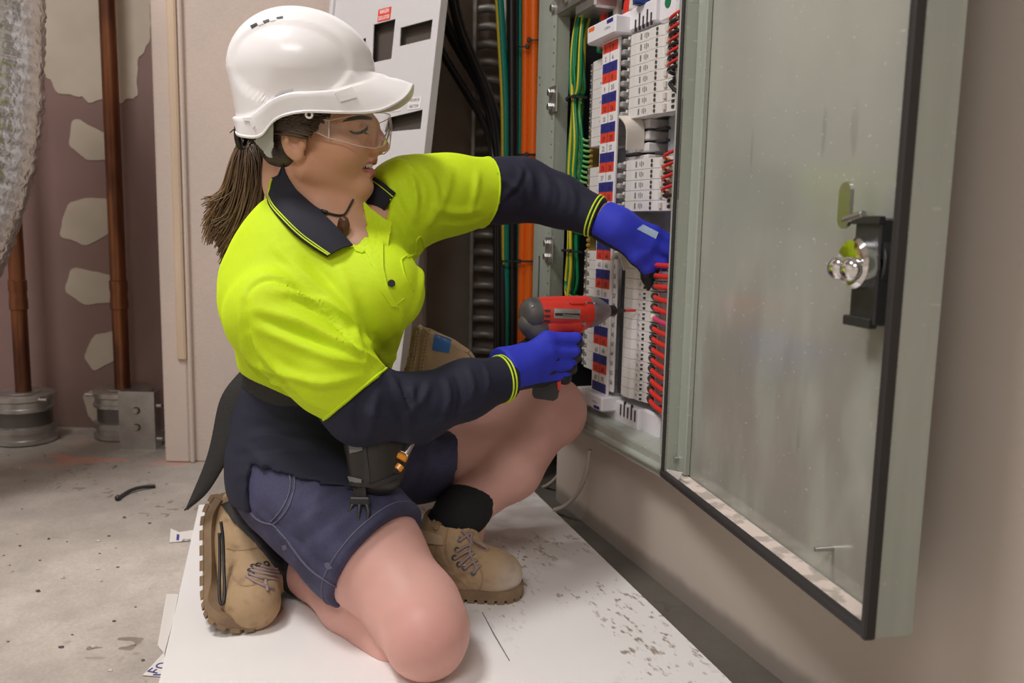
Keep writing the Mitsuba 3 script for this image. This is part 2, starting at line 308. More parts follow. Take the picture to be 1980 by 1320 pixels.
k = thing('paper_scrap', 'small torn paper scrap with dark blue print on the concrete left of the cardboard', 'paper')
obj('sheet', flat([(330, 1023), (346, 1030), (375, 1026), (370, 1046), (328, 1050)]), 'paper', k, False)
obj('print', flat([(342, 1035), (347, 1035), (346, 1046), (341, 1046)], .0019), 'ink_blue', k, False)
on_floor_text('ES', 350, 1046, .010, 0.12, 'ink_grey', k)
k = thing('paper_scrap', 'long torn paper strip sticking out from under the left edge of the cardboard', 'paper')
obj('sheet', flat([(322, 1150), (345, 1150), (335, 1200), (318, 1265), (309, 1255), (305, 1248)]), 'paper', k, False)
k = thing('paper_scrap', 'pointed paper corner with blue letters under the lower left of the cardboard', 'paper')
obj('sheet', flat([(318, 1262), (320, 1310), (300, 1309), (276, 1307)]), 'paper', k, False)
on_floor_text('FC', 301, 1303, .016, 1.25, 'ink_blue', k)
obj('edge_print', flat([(296, 1306), (312, 1306), (312, 1308), (296, 1308)], .0019), 'ink_blue', k, False)
tp = [FL(228, 964, .004), FL(248, 950, .006), FL(272, 942, .007), FL(300, 940, .004)]
k = thing('cable_offcut', 'short black cable offcut curling on the bare concrete', 'cable')
obj('sheath', tube(tp, .0038, 10, 24), 'black_plastic', k, True); obj('tip', trimesh.creation.icosphere(2, .0065).apply_translation(tp[0] + [0, 0, .002]), 'black_plastic', k, True)
for i in range(46):
    x, y = random.uniform(0, 330), random.uniform(880, 1300); c = FL(x, y); s = random.uniform(.0012, .003)
    m = trimesh.creation.icosphere(0, s); m.apply_scale([1.4, 1, .6]); m.vertices += rng.normal(0, s * .2, m.vertices.shape)
    obj('debris_crumb', xf(m, M4(None, c + [0, 0, s * .4])), 'steel_dark' if i % 3 else 'dust', None, False, label='tiny crumb of building debris scattered on the bare concrete', cat='debris', group='debris crumbs on the concrete')
# pale flex on the floor by the wall corner
k = thing('flex_cable', 'pale grey flex looping down to the floor at the wall end below the switchboard', 'cable')
for pts in ([P(1040, 946, 1.95), P(1062, 936, 1.9), P(1082, 915, 1.86), P(1090, 890, 1.84), P(1092, 840, 1.82)], [P(1072, 985, 1.74), P(1092, 978, 1.70), P(1115, 955, 1.66), P(1133, 915, 1.63), P(1140, 870, 1.615)]):
    obj('sheath', tube(pts, .0045, 10, 40), 'wire_grey', k, True)

# ------------------------------------------------------------------ leaning white panel with cut-outs
PB = P(786, 690, 1.66); pr = np.array([.743, -.669, 0]); lean = np.array([.669, .743, 0])
PT = PB + lean * 0.105 + [0, 0, .75]; pu = (PT - PB) / np.linalg.norm(PT - PB); pn = np.cross(pr, pu)
PM = M4(np.stack([pr, pu, pn], 1), PB)                         # x toward the right edge (0 there), y up, z toward the viewer
def PPX(px, py):
    r = _fw * F + _rt * (px - 990) + _up * (660 - py); tt = ((PB - CAM) @ pn) / (r @ pn); q = CAM + r * tt - PB
    return np.array([q @ pr, q @ pu])
pk = thing('cover_panel', 'white metal switchboard cover panel with rectangular cut-outs leaning behind the worker', 'panel')
y0p = -PB[2] / pu[2]
sheet = sg.box(PPX(645, 5)[0], y0p + .004, 0, 1.1)
holes = [[(724, 48), (766, 37), (758, 114), (721, 122)], [(776, 54), (840, 37), (836, 75), (774, 90)], [(752, 228), (823, 211), (820, 249), (745, 256)], [(690, 84), (709, 73), (708, 90), (694, 98)]]
for h_ in holes: sheet = sheet.difference(sg.Polygon([PPX(*p) for p in h_]))
m = extrude(sheet, .002); obj('sheet', xf(m, PM), 'panel_white', pk, False)
xl = PPX(645, 5)[0]
obj('fold', xf(cat([box(-.0225, 0, y0p + .004, 1.1, .002, .011, .002), box(-.0025, .0, y0p + .004, 1.1, -.006, .0135, .001), box(xl, xl + .012, y0p + .004, 1.1, .0, .011, .002)]), PM), 'panel_white', pk, False)
backing = box(xl + .02, -.02, y0p + .02, 1.08, -.018, -.016); obj('backing', xf(backing, PM), 'board_dark', pk, False)
def plate_text(name, quad, txts, th, mtl, ink, bold=False):
    g = np.array([PPX(*p) for p in quad]); x0, x1, y0, y1 = g[:, 0].min(), g[:, 0].max(), g[:, 1].min(), g[:, 1].max()
    obj(name, xf(box(x0, x1, y0, y1, .002, .0032), PM), mtl, pk, False)
    ms = []
    for i, t_ in enumerate(txts):
        m = meshkit.text_mesh(t_, th, .0003, bold); w = m.bounds[1, 0] - m.bounds[0, 0]
        sx = min(1, (x1 - x0) * .86 / w); m.apply_scale([sx, 1, 1])
        m.apply_translation(((x0 + x1) / 2 - (m.bounds[0, 0] + m.bounds[1, 0]) / 2, y0 + (y1 - y0) * (len(txts) - i - .5) / len(txts) - th * .5, .0032)); ms.append(m)
    obj('lettering', xf(cat(ms), PM), ink, pk, False)
plate_text('red_label', [(734, 21), (757, 14), (756, 37), (733, 43)], ['MAIN', 'ISOLATOR'], .008, 'label_red', 'label_white', True)
plate_text('white_label', [(792, 190), (815, 187), (815, 210), (792, 213)], ['POWER', 'METER'], .006, 'label_white', 'ink_black')
plate_text('white_label', [(757, 195), (776, 192), (776, 214), (757, 217)], ['LIGHTING', 'METER'], .006, 'label_white', 'ink_black')

# ------------------------------------------------------------------ riser: ladder, cables
k = thing('cable_ladder', 'dusty metal cable ladder standing in the dark riser left of the orange cables', 'cable ladder')
L0, L1 = P(912, 500, 2.26), P(966, 500, 2.26)
for q in (L0, L1): obj('rail', box(q[0] - .006, q[0] + .006, q[1] - .02, q[1] + .02, 0, 1.9, .002), 'ladder_metal', k, False)
for i in range(34):
    z = .18 + i * .044; obj('rung', tube([[L0[0], L0[1] + .004 * math.sin(i), z], [(L0[0] + L1[0]) / 2, L0[1] - .008, z + .004], [L1[0], L1[1], z - .003]], .011, 8, 8), 'ladder_metal', k, True)
def cable(name, pts, r, mtl, lab, group=None, stripe=None):
    kk = thing(name, lab, 'cable', group); obj('sheath', tube(pts, r, 12, 48), mtl, kk, True)
    if stripe: obj('stripe', tube([np.array(p) + stripe[1] for p in pts], stripe[2], 8, 48), stripe[0], kk, True)
D = 1.97
cable('power_cable', [P(873, -60, 2.2), P(882, 27, 2.18), P(919, 127, 2.15), P(953, 212, 2.08), P(968, 310, 2.02), P(971, 450, 1.98), P(972, 900, 1.98)], .014, 'wire_black', 'thick black power cable sweeping down beside the leaning panel, uppermost of three')
cable('power_cable', [P(850, 10, 2.25), P(867, 55, 2.22), P(900, 115, 2.18), P(938, 185, 2.12), P(962, 290, 2.06), P(966, 450, 2.02), P(967, 900, 2.02)], .014, 'wire_black', 'thick black power cable sweeping down beside the leaning panel, middle of three')
cable('power_cable', [P(840, 70, 2.2), P(861, 112, 2.19), P(900, 176, 2.15), P(931, 228, 2.11), P(950, 282, 2.06), P(960, 420, 2.04), P(961, 900, 2.04)], .0095, 'wire_black', 'black cable bending down nearest the leaning panel, lowest of three')
cable('earth_cable', [P(962, -40, D), P(966, 0, D), P(972, 100, D), P(977, 200, D), P(978, 310, D), P(979, 500, D), P(978, 920, D)], .0095, 'wire_teal', 'green cable with a yellow stripe at the left of the cable run', None, ('wire_yellow', np.array([-.0072, -.0055, 0]), .0036))
cable('power_cable', [P(989, -40, D), P(990, 300, D), P(990, 920, D)], .0105, 'wire_black', 'straight black cable right of the striped green one')
cable('power_cable', [P(998, -40, D + .01), P(999, 300, D + .01), P(997, 920, D)], .009, 'wire_black', 'straight black cable beside the thin green cable')
cable('earth_cable', [P(1006, -40, D), P(1005, 300, D), P(1000, 920, D)], .004, 'wire_teal', 'thin green cable beside the orange cables')
cable('orange_cable', [P(1017, -40, D - .01), P(1014, 300, D - .01), P(1009, 500, D - .01), P(1005, 920, D - .01)], .0085, 'wire_orange', 'slimmer orange cable, left of the two')
cable('orange_cable', [P(1032, -40, D - .015), P(1030, 300, D - .015), P(1024, 500, D - .015), P(1016, 920, D - .015)], .0125, 'wire_orange', 'thicker orange cable against the switchboard frame')
def tie(pts, r, lab, par=None):
    obj('cable_tie', tube(pts, r, 8, 24), 'black_plastic', None, True, label=lab, cat='cable tie')
def htie(x0, x1, y, lab, knob):
    k = thing('cable_tie', lab, 'cable tie')
    obj('strap', tube([P(x0, y + 1, D - .012), P(x0 + 2, y, D - .03), P((x0 + x1) / 2, y, D - .034), P(x1 - 2, y, D - .034), P(x1, y, D - .012)], 0, n=24, flat=(.005, .002), upv=(0, 1, 0)), 'black_plastic', k, False)
    c = P(knob, y, D - .036); obj('head', box(c[0] - .004, c[0] + .004, c[1] - .004, c[1] + .003, c[2] - .005, c[2] + .005, .001), 'black_plastic', k, False)
htie(1021, 1041, 77, 'black tie around the thicker orange cable near the top', 1023)
htie(1001, 1022, 90, 'black tie around the slimmer orange cable near the top', 1019)
htie(1000, 1038, 299, 'black tie around the cables just above the raised sleeve', 1018)
htie(970, 1035, 505, 'black tie around the whole cable run below the raised arm', 1004)
# ------------------------------------------------------------------ switchboard
CF = -0.04                                                     # plane of the cabinet's front
XL, XO, XR, ZB, ZS = -0.472, -0.372, 0.117, 0.208, 0.247
sw = thing('switchboard_cabinet', 'grey-green steel switchboard cabinet set in the wall, its door swung open', 'cabinet')
fl = sg.box(XL, ZB, XO, 1.40)
for i in range(30):
    fl = fl.difference(sg.Point(XO - .012, .30 + i * .0262).buffer(.0031))
    if i % 9 == 5: fl = fl.difference(sg.Point(XL + .012, .30 + i * .0262).buffer(.0035)).difference(sg.Point(XL + .012, .315 + i * .0262).buffer(.0035))
fl = fl.difference(sg.box(XL + .03, .40, XL + .040, .54))
m = extrude(fl, .002); m.apply_transform(M4(np.array([[1, 0, 0], [0, 0, -1], [0, 1, 0]]).astype(float), (0, CF + .002, 0)))
obj('front_flange', cabx(m), 'powder_green', sw, False)
obj('side_panel', cabx(cat([box(XL, XL + .002, CF + .002, .17, ZB, 1.40), box(XO - .003, XO - .001, CF + .002, CF + .03, ZS, 1.40)])), 'powder_green', sw, False)
obj('inner_shell', cabx(cat([box(XL + .003, XR + .02, .165, .167, ZB, 1.40), box(XL + .003, XL + .005, CF + .03, .165, ZB, 1.40), box(XR + .012, XR + .014, CF, .165, ZB, 1.40), box(XL, XR + .013, CF, .165, 1.395, 1.40), box(XL, XR + .013, CF + .05, .165, ZB, ZB + .003), box(XL + .01, XO - .003, CF + .012, CF + .014, ZB, 1.395)])), 'interior_dark', sw, False)  # green steel inside too; its shade is put into the near-black colour
obj('sill', cabx(cat([box(XL, XR + .013, CF, CF + .05, ZS - .012, ZS, .003), box(XL, XR + .013, CF - .001, CF + .004, ZB, ZS - .004, .001), box(XL, XR + .013, CF - .001, CF + .05, ZB, ZB + .003)])), 'powder_green', sw, 30)
obj('sill_trim', cabx(tube([[XL, CF - .003, ZB + .016], [XR + .01, CF - .003, ZB + .016]], .006, 12, 4)), 'powder_green', sw, True)
obj('hinge_stile', cabx(box(XR - .002, XR + .013, CF, CF + .03, ZB, 1.40, .002)), 'powder_green', sw, False)
# brackets on the flange
def bracket(z, lab):
    k = thing('cable_bracket', lab, 'bracket')
    obj('plate', cabx(box(XO - .022, XO + .020, CF - .004, CF - .001, z - .027, z + .027, .001)), 'zinc', k, False)
    for dz in (.014, -.014):
        obj('bolt', cabx(cyl([XO - .008, CF - .004, z + dz], [XO - .008, CF - .012, z + dz], .0075, 6)), 'steel', k, 30)
bracket(.862, 'small bolted zinc bracket on the cabinet frame beside the green wires, upper one')
bracket(.555, 'small bolted zinc bracket on the cabinet frame below the raised sleeve, lower one')
k = thing('support_bar', 'bright zinc mounting bar with screws across the top of the open switchboard', 'bracket')
obj('bar', cabx(cat([box(XO - .03, -.16, CF + .0, CF + .003, 1.028, 1.062, .001), box(XO - .03, -.16, CF + .003, CF + .045, 1.026, 1.029), box(-.285, -.195, CF + .002, CF + .05, 1.005, 1.027, .004)])), 'zinc', k, False)
for x in (XO - .018, XO + .05): obj('screw', cabx(cyl([x, CF, 1.045], [x, CF - .007, 1.045], .008, 10)), 'steel', k, 30)
obj('screw', cabx(cyl([XO - .02, CF, 1.085], [XO - .02, CF - .007, 1.085], .008, 10)), 'steel', k, 30)

# the busbar chassis behind the breakers
SY = -0.015                                                    # plane of the numbered strip
PITCH_Z, ZT = 0.018, 0.9395
ch = thing('busbar_chassis', 'white and blue-grey busbar chassis that the breakers clip onto', 'busbar')
obj('rail', cabx(box(-.045, -.012, .04, .06, .27, 1.0, .003)), 'rail_blue_grey', ch, False)
obj('rail', cabx(box(-.006, .022, .035, .06, .27, 1.0, .003)), 'rail_blue_grey', ch, False)
obj('rail', cabx(box(.026, .075, .042, .06, .27, 1.0, .003)), 'rail_blue_grey', ch, False)
obj('base', cabx(box(-.31, .09, .062, .075, .25, 1.03, .003)), 'rail_blue_grey', ch, False)
for i in range(6):
    z = .795 - i * .0205
    ribs = [box(-.150 + .0042 * j, -.1475 + .0042 * j, .0145, .019, z - .0145, z - .001) for j in range(9)]
    obj('insulator', cabx(cat([box(-.152, -.072, .018, .06, z - .016, z, .002)] + ribs)), 'rib_white', ch, False)
    obj('slot', cabx(box(-.148, -.10, .012, .03, z + .0005, z + .0045, .001)), 'interior_dark', ch, False)
    obj('slot', cabx(box(-.07, -.035, .03, .05, z - .001, z + .004, .001)), 'interior_dark', ch, False)
obj('flap', cabx(tube([[-.120, .0, .803], [-.098, -.004, .795], [-.088, -.002, .782], [-.088, .0, .76], [-.092, .002, .742]], 0, n=20, flat=(.004, .034), upv=(0, 1, 0.2))), 'cream_plastic', ch, 20)
obj('flap', cabx(tube([[-.14, .0, .545], [-.11, -.004, .56], [-.094, -.002, .55], [-.085, .0, .53]], 0, n=20, flat=(.004, .03), upv=(0, 1, 0.2))), 'cream_plastic', ch, 20)
# end covers
def cover(z0, z1, lab, top):
    k = thing('chassis_cover', lab, 'cover')
    obj('body', cabx(cat([box(-.236, -.118, SY - .018, .05, z0, z1, .003), box(-.23, -.03, SY + .012, .05, z0 + (.004 if top else -.018), z1 + (.010 if top else -.006), .003)])), 'cover_white', k, False)
    obj('housing', cabx(box(-.03, .03, SY + .02, .055, z0 + (.0 if top else -.022), z1 + (.014 if top else -.004), .004)), 'cover_white', k, False)
    obj('orange_mark' if top else 'red_mark', cabx(box(-.228, -.203, SY - .0186, SY - .0175, z1 - .011 if top else z0 + .004, z1 - .004 if top else z0 + .009)), 'label_orange' if top else 'label_red', k, False)
    obj('blue_mark', cabx(box(-.15, -.126, SY - .0186, SY - .0175, z1 - .011 if top else z0 + .003, z1 - .0045 if top else z0 + .008)), 'label_blue', k, False)
    for i in range(5):
        x = -.098 + .014 * i; obj('vent_slot', cabx(box(x, x + .003, SY + .0105, SY + .014, (z0 + z1) / 2 - .016, (z0 + z1) / 2 + (.012 if i % 2 else .004))), 'interior_dark', k, False)
    if top: 
        g = lathe([[0, .0], [.009, 0], [.009, .002], [0, .002]], 20, CP(-.0, SY + .0205, z1 - .004), -NW); obj('green_button', g, 'wire_green', k, False)
    t_ = meshkit.text_mesh('3 250 A', .0045, .0003); t_.apply_transform(M4(np.array([[1, 0, 0], [0, 0, -1], [0, 1, 0]]).astype(float), (-.16, SY - .0181, z0 + .012))); obj('lettering', cabx(t_), 'ink_grey', k, False)
cover(.9435, .976, 'white end cover with an orange mark above the numbered strip', True)
cover(.262, .290, 'white end cover with a red mark below the numbered strip', False)

# numbered strip
st = thing('number_strip', 'white label strip with red and blue cells numbered in pairs by hand', 'label strip')
obj('backing', cabx(box(-.203, -.133, SY, SY + .004, ZT - 36 * PITCH_Z - .006, ZT + .003, .0005)), 'label_white', st, False)
XZ = np.array([[1, 0, 0], [0, 0, -1], [0, 1, 0]]).astype(float)
cell = mikit.ply(cabx(box(0, .0295, SY - .0006, SY, -PITCH_Z, 0)), 'label_red'); cellb = {**cell, 'bsdf': {'type': 'ref', 'id': 'label_blue'}}; cellw = {**cell, 'bsdf': {'type': 'ref', 'id': 'label_white'}}
nums = []
for i in range(36):
    for j in range(2):
        x, z = -.199 + j * .0302, ZT - i * PITCH_Z
        obj('cell', [cell, cellw, cellb][i % 3], None, st, to_world=M4(None, (CAB[:3, :3] @ [x, 0, z])))
        m = meshkit.text_mesh(str(2 * i + 1 + j), .0088, .0003); s = random.uniform(.72, .85); m.apply_scale([s, random.uniform(.9, 1.05), 1])
        m.apply_transform(trimesh.transformations.rotation_matrix(random.uniform(-.1, .1), [0, 0, 1]))
        m.apply_transform(M4(XZ, (x + .0085, SY - .0007, z - .0145))); nums.append(m)
obj('handwritten_number', cabx(cat(nums)), 'ink_black', st, False)
obj('divider', cabx(box(-.1696, -.1686, SY - .0009, SY, ZT - 36 * PITCH_Z, ZT)), 'ink_black', st, False)
side = [meshkit.text_mesh(str(n), .008, .0003).apply_scale([.75, 1, 1]).apply_transform(M4(XZ, (-.129, SY + .0028, ZT - i * PITCH_Z - .0145))) for i, n in ((21, 330), (22, 4), (23, 33), (24, 35), (25, 37), (26, 39), (27, 41), (28, 43), (29, 45), (30, 47), (31, 49), (32, 51), (33, 53), (34, 56))]
ss = thing('number_strip', 'narrow white strip of handwritten numbers right of the red and blue cells', 'label strip')
obj('backing', cabx(box(-.131, -.117, SY + .003, SY + .007, ZT - 35.6 * PITCH_Z, ZT - 21 * PITCH_Z, .0005)), 'label_white', ss, False)
obj('handwritten_number', cabx(cat(side)), 'ink_black', ss, False)

# breakers: profile polygons in x-y, extruded one pole high
def prof(pts, h=PITCH_Z, gap=.0006):
    m = extrude(sg.Polygon(pts), h - gap); return cabx(m)
def shared(mesh, m_, smooth=False): return mikit.ply(mesh, m_, smooth=smooth)
def off(z): return M4(None, (0, 0, z))
rt_body = shared(prof([(-.106, .0), (-.106, -.006), (-.090, -.006), (-.086, -.006), (-.078, -.004), (-.046, .0), (-.046, -.002), (-.014, .0), (-.010, .004), (.045, .012), (.045, .06), (-.106, .06)]), 'breaker_white')
rt_tog = shared(cabx(cat([box(-.131, -.112, -.002, .05, .001, .0172, .001), box(-.128, -.117, -.014, 0, .004, .014, .002)])), 'breaker_grey')
rt_pin = shared(cabx(box(-.1145, -.109, -.008, .02, .0105, .0165, .001)), 'breaker_white'); rt_slot = shared(cabx(box(-.113, -.105, .004, .03, 0, .018)), 'interior_dark')
rt_win = shared(cabx(box(-.001, .007, .0025, .0060, .004, .0135)), 'cream_plastic'); rt_scr = shared(lathe([[0, 0], [.0030, 0], [.0030, .0012], [0, .0012]], 10, CP(-.022, -.0006, .005), -NW), 'steel_dark')
rt_scr2 = shared(lathe([[0, 0], [.0030, 0], [.0030, .0012], [0, .0012]], 10, CP(-.022, -.0006, .0125), -NW), 'steel_dark')
tx = cat([box(-.075 + a * 1.25, -.075 + a * 1.25 + w, -.0040 + .0034 * (a / .028), .002, z, z + hh) for a, w, z, hh in ((0, .004, .004, .010), (.010, .0012, .006, .007), (.014, .0012, .004, .010), (.018, .0012, .006, .006), (.022, .003, .003, .0012), (.023, .003, .012, .0016), (.028, .003, .0035, .003), (.029, .003, .012, .003))])
rt_prn = shared(cabx(tx), 'ink_grey'); rt_hole = shared(cabx(box(.020, .027, .0075, .012, .0045, .0095)), 'interior_dark')
bt_body = shared(prof([(-.100, .012), (-.100, -.003), (-.086, -.006), (-.062, -.006), (-.056, .000), (-.034, .000), (-.032, .003), (.012, .006), (.012, .06), (-.100, .06)]), 'breaker_white')
bt_scr = shared(lathe([[.0022, .0007], [.0046, .0007], [.0046, 0], [.0022, 0], [.0022, .0007]], 14, CP(-.046, .0, .009), -NW), 'panel_white'); bt_scrh = shared(lathe([[0, .0004], [.0028, .0004], [.0028, 0]], 12, CP(-.046, .0, .009), -NW), 'ink_grey')
bt_dash = shared(cabx(cat([box(-.0345, -.0315, -.0004, .003, .002, .006), box(-.0345, -.0315, -.0004, .003, .010, .013)])), 'interior_dark')
bt_slit = shared(cabx(box(-.014, .013, .003, .02, -.0006, .0006)), 'interior_dark')
bt_side = shared(cabx(box(-.114, -.100, -.002, .05, .001, .0172, .001)), 'breaker_white'); bt_gap = shared(cabx(box(-.116, -.1002, -.002, .012, 0, .018)), 'interior_dark')
lf_body = shared(prof([(-.300, .06), (-.300, .018), (-.288, .016), (-.288, .004), (-.268, .002), (-.266, -.004), (-.214, -.006), (-.206, .002), (-.206, .06)]), 'breaker_white')
lf_tog = shared(cabx(cat([box(-.2885, -.268, .0005, .02, .001, .0172, .001)])), 'breaker_grey'); lf_mark = shared(cabx(cat([box(-.285, -.282, -.0012, .004, .006, .0145), box(-.276, -.2745, -.001, .004, .003, .016), box(-.272, -.2705, -.001, .004, .003, .016)])), 'ink_black')
lf_pin = shared(cabx(box(-.306, -.2885, .008, .03, .0095, .0175, .001)), 'breaker_white'); lf_gap = shared(cabx(box(-.310, -.2995, .02, .05, 0, .018)), 'interior_dark')
lf_scr = shared(lathe([[.0020, .0007], [.0042, .0007], [.0042, 0], [.0020, 0], [.0020, .0007]], 14, CP(-.213, -.0045, .009), -NW), 'panel_white'); lf_scrh = shared(lathe([[0, .0004], [.0024, .0004], [.0024, 0]], 12, CP(-.213, -.0045, .009), -NW), 'ink_grey')
ORD = ['top', 'second', 'third', 'fourth', 'fifth', 'sixth', 'seventh', 'eighth', 'ninth', 'tenth', 'eleventh', 'twelfth', 'thirteenth', 'fourteenth']
def ordn(i, n): return 'bottom' if i == n - 1 else ORD[i]
def Z(row): return ZT - (row + 1) * PITCH_Z
def rcbo(row0, n, where, grp, holes):
    for i in range(n):
        k = thing('circuit_breaker', f'white circuit breaker, {where}, {ordn(i, n)} one', 'circuit breaker', grp); z = off(Z(row0 + i))
        for nm_, s_ in (('body', rt_body), ('toggle', rt_tog), ('latch', rt_pin), ('print', rt_prn), ('window', rt_win), ('screw', rt_scr), ('screw', rt_scr2)): obj(nm_, s_, None, k, to_world=z)
        obj('recess', rt_slot, None, k, to_world=z)
        if i >= holes:
            obj('terminal_hole', rt_hole, None, k, to_world=z)
            obj('terminal_hole', rt_hole, None, k, to_world=off(Z(row0 + i) + .009))
rcbo(0, 8, 'upper right block beside the numbers', 'upper right breakers', 5)
rcbo(12, 5, 'middle right block beside the numbers', 'middle right breakers', 4)
for i in range(14):
    k = thing('circuit_breaker', f'white breaker with thick wire, lower right block, {ordn(i, 14)} one', 'circuit breaker', 'lower right breakers'); z = off(Z(21.6 + i))
    for nm_, s_ in (('body', bt_body), ('screw_ring', bt_scr), ('screw', bt_scrh), ('notch', bt_dash), ('slit', bt_slit), ('recess', bt_gap)): obj(nm_, s_, None, k, to_world=z)
def left(row0, n, where, grp, screws):
    for i in range(n):
        k = thing('circuit_breaker', f'white circuit breaker, {where}, {ordn(i, n)} one', 'circuit breaker', grp); z = off(Z(row0 + i))
        for nm_, s_ in (('body', lf_body), ('toggle', lf_tog), ('mark', lf_mark), ('pin', lf_pin), ('recess', lf_gap)): obj(nm_, s_, None, k, to_world=z)
        if screws: obj('screw_ring', lf_scr, None, k, to_world=z); obj('screw', lf_scrh, None, k, to_world=z)
        if screws:
            t_ = meshkit.text_mesh(str(32 + 2 * i - (2 if i > 11 else 0)), .0085, .0003).apply_scale([.8, 1, 1]).apply_transform(M4(XZ, (-.2645, -.0048, .0045))); obj('handwritten_number', cabx(t_), 'ink_black', k, False, to_world=z)
        elif i % 2 == 0:
            n_ = 7; q = np.c_[-.226 + .009 * np.linspace(0, 1, n_), np.full(n_, -.0062), .008 + rng.uniform(-.003, .003, n_)]
            obj('handwriting', cabx(tube(q, .0004, 4, 20)), 'ink_grey', k, False, to_world=z)
left(1, 9, 'upper left block beside the numbers', 'upper left breakers', False)
left(12.2, 5, 'middle left block above the blue glove', 'middle left breakers', False)
left(21.2, 13, 'lower left block behind the drill', 'lower left breakers', True)
# wires into the right-hand breakers
def wire(name, pts, r, mtl, lab, group, boot=None):
    kk = thing(name, lab, 'wire', group); obj('sheath', cabx(tube(pts, r, 8, 16)), mtl, kk, True)
    if boot: obj('boot', cabx(tube([np.array(pts[0]) + (np.array(pts[0]) - pts[1]) * boot[1], pts[0], np.array(pts[0]) + (np.array(pts[1]) - pts[0]) * .25], boot[2], 10, 8)), boot[0], kk, True)
for i in range(5):
    z = Z(i) + .012; o = ORD[i] if i else 'top'
    wire('red_wire', [(.022, .008, z), (.032, -.008, z + .003), (.100, -.010, z + .010)], .0026, 'wire_red', f'red wire loop at the upper right breakers, {o} one', 'red wires of the upper block', ('wire_black', .4, .0034))
    wire('black_wire', [(.024, .010, z - .008), (.032, -.007, z - .005), (.054, -.010, z - .002), (.10, .004, z - .004)], .0030, 'wire_black', f'black wire looping below a red one at the upper right breakers, {o} one', 'black wires of the upper block')
wire('black_wire', [(.024, .010, Z(5) + .012), (.036, -.006, Z(5) + .004), (.09, .0, Z(5) - .03)], .003, 'wire_black', 'black wire slanting down below the upper red loops', None)
for i in range(4):
    z = Z(12 + i) + .012; o = ORD[i] if i else 'top'
    wire('red_wire', [(.020, .006, z), (.030, -.008, z + .003), (.100, -.010, z + .014)], .0028, 'wire_red', f'red wire with an orange ferrule at the middle right breakers, {o} one', 'red wires of the middle block', ('ferrule', .4, .0036))
    wire('black_wire', [(.024, .008, z - .008), (.034, -.007, z - .006), (.10, .004, z - .008)], .0030, 'wire_black', f'black wire with an orange ferrule at the middle right breakers, {o} one', 'black wires of the middle block', ('ferrule', .35, .0034))
for i in range(14):
    z = Z(21.6 + i) + .009; o = ordn(i, 14); pk_ = i == 5; dz = .003 if i < 3 else -.003 - .0009 * i
    wire('thick_wire', [(.002, .003, z), (.020, -.003, z + .2 * dz), (.12, -.008, z + dz)], .0044, 'wire_pink' if pk_ else 'wire_red', ('pink wire with a white end between the red ones at the lower right breakers' if pk_ else f'thick red wire with a black end at the lower right breakers, {o} one'), None if pk_ else 'thick red wires of the lower block', ('wire_white' if pk_ else 'black_plastic', .45, .0062))
# green earth wires
gw = []
for i in range(15):
    x = -.352 + .0062 * (i % 7) + random.uniform(-.003, .003); y = -.012 + .011 * (i // 7) + random.uniform(-.002, .002); zt = 1.02; c = i in (2, 5, 12)
    e = .60 if i % 2 else .47
    top = [(x + random.uniform(-.008, .008), y + .01, 1.03), (x + random.uniform(-.012, .010), y, .96), (x, y, .87), (-.338 + .35 * (x + .338), y, .862), (x - .002, y, .78), (x - .004 + random.uniform(-.006, .006), y, .70)]
    tail = [(-.338 + .5 * (x + .338), y, .565), (x - .006, y, .50 - .006 * (i % 5)), (-.325, y, .475 - .012 * (i % 6)), (-.29, .02, .468 - .012 * (i % 6))] if i % 3 else [(x + .006, y, .66), (-.33, y, .60), (-.305, .02, .59)]
    kk = thing('earth_wire', ('yellow' if c else 'green') + ' earth wire in the bundle inside the left of the switchboard', 'wire', ('yellow' if c else 'green') + ' earth wires in the bundle')
    obj('sheath', cabx(tube(top + tail, .0034, 8, 60)), 'wire_yellow' if c else 'wire_green', kk, True)
for i in range(9):
    z = .775 - i * .0105
    pts = [(-.335 + .002 * i, -.004, .93 - .01 * i), (-.326, -.004, .85), (-.322 - .003 * (i % 3), -.004, z + .03), (-.312, .0, z + .004), (-.286, .012, z)]
    kk = thing('earth_wire', f'pale green earth wire curving to the brass bar, {ORD[i]} one' + (' from the top' if i else ''), 'wire', 'pale green wires to the brass bar')
    obj('sheath', cabx(tube(pts, .0028, 8, 40)), 'wire_green_pale', kk, True)
k = thing('brass_bar', 'brass earth bar with screws behind the left breakers', 'terminal bar')
obj('bar', cabx(box(-.288, -.276, .006, .018, .45, .80)), 'brass', k, False)
for i in range(34): obj('screw', cabx(cyl([-.279, .006, .455 + i * .0103], [-.279, .0, .455 + i * .0103], .0035, 8)), 'brass_dull', k, False)
for z, lab in ((.862, 'black tie around the green wires at the upper bracket'), (.555, 'black tie around the green wires at the lower bracket')):
    k = thing('cable_tie', lab, 'cable tie'); obj('strap', cabx(tube([(-.372, -.005, z - .002), (-.36, -.020, z), (-.338, -.023, z + .001), (-.316, -.018, z), (-.308, .004, z - .002)], 0, n=20, flat=(.0045, .002), upv=(0, 1, 0))), 'black_plastic', k, False)
    obj('head', cabx(box(-.322, -.314, -.024, -.016, z - .004, z + .004, .001)), 'black_plastic', k, False)
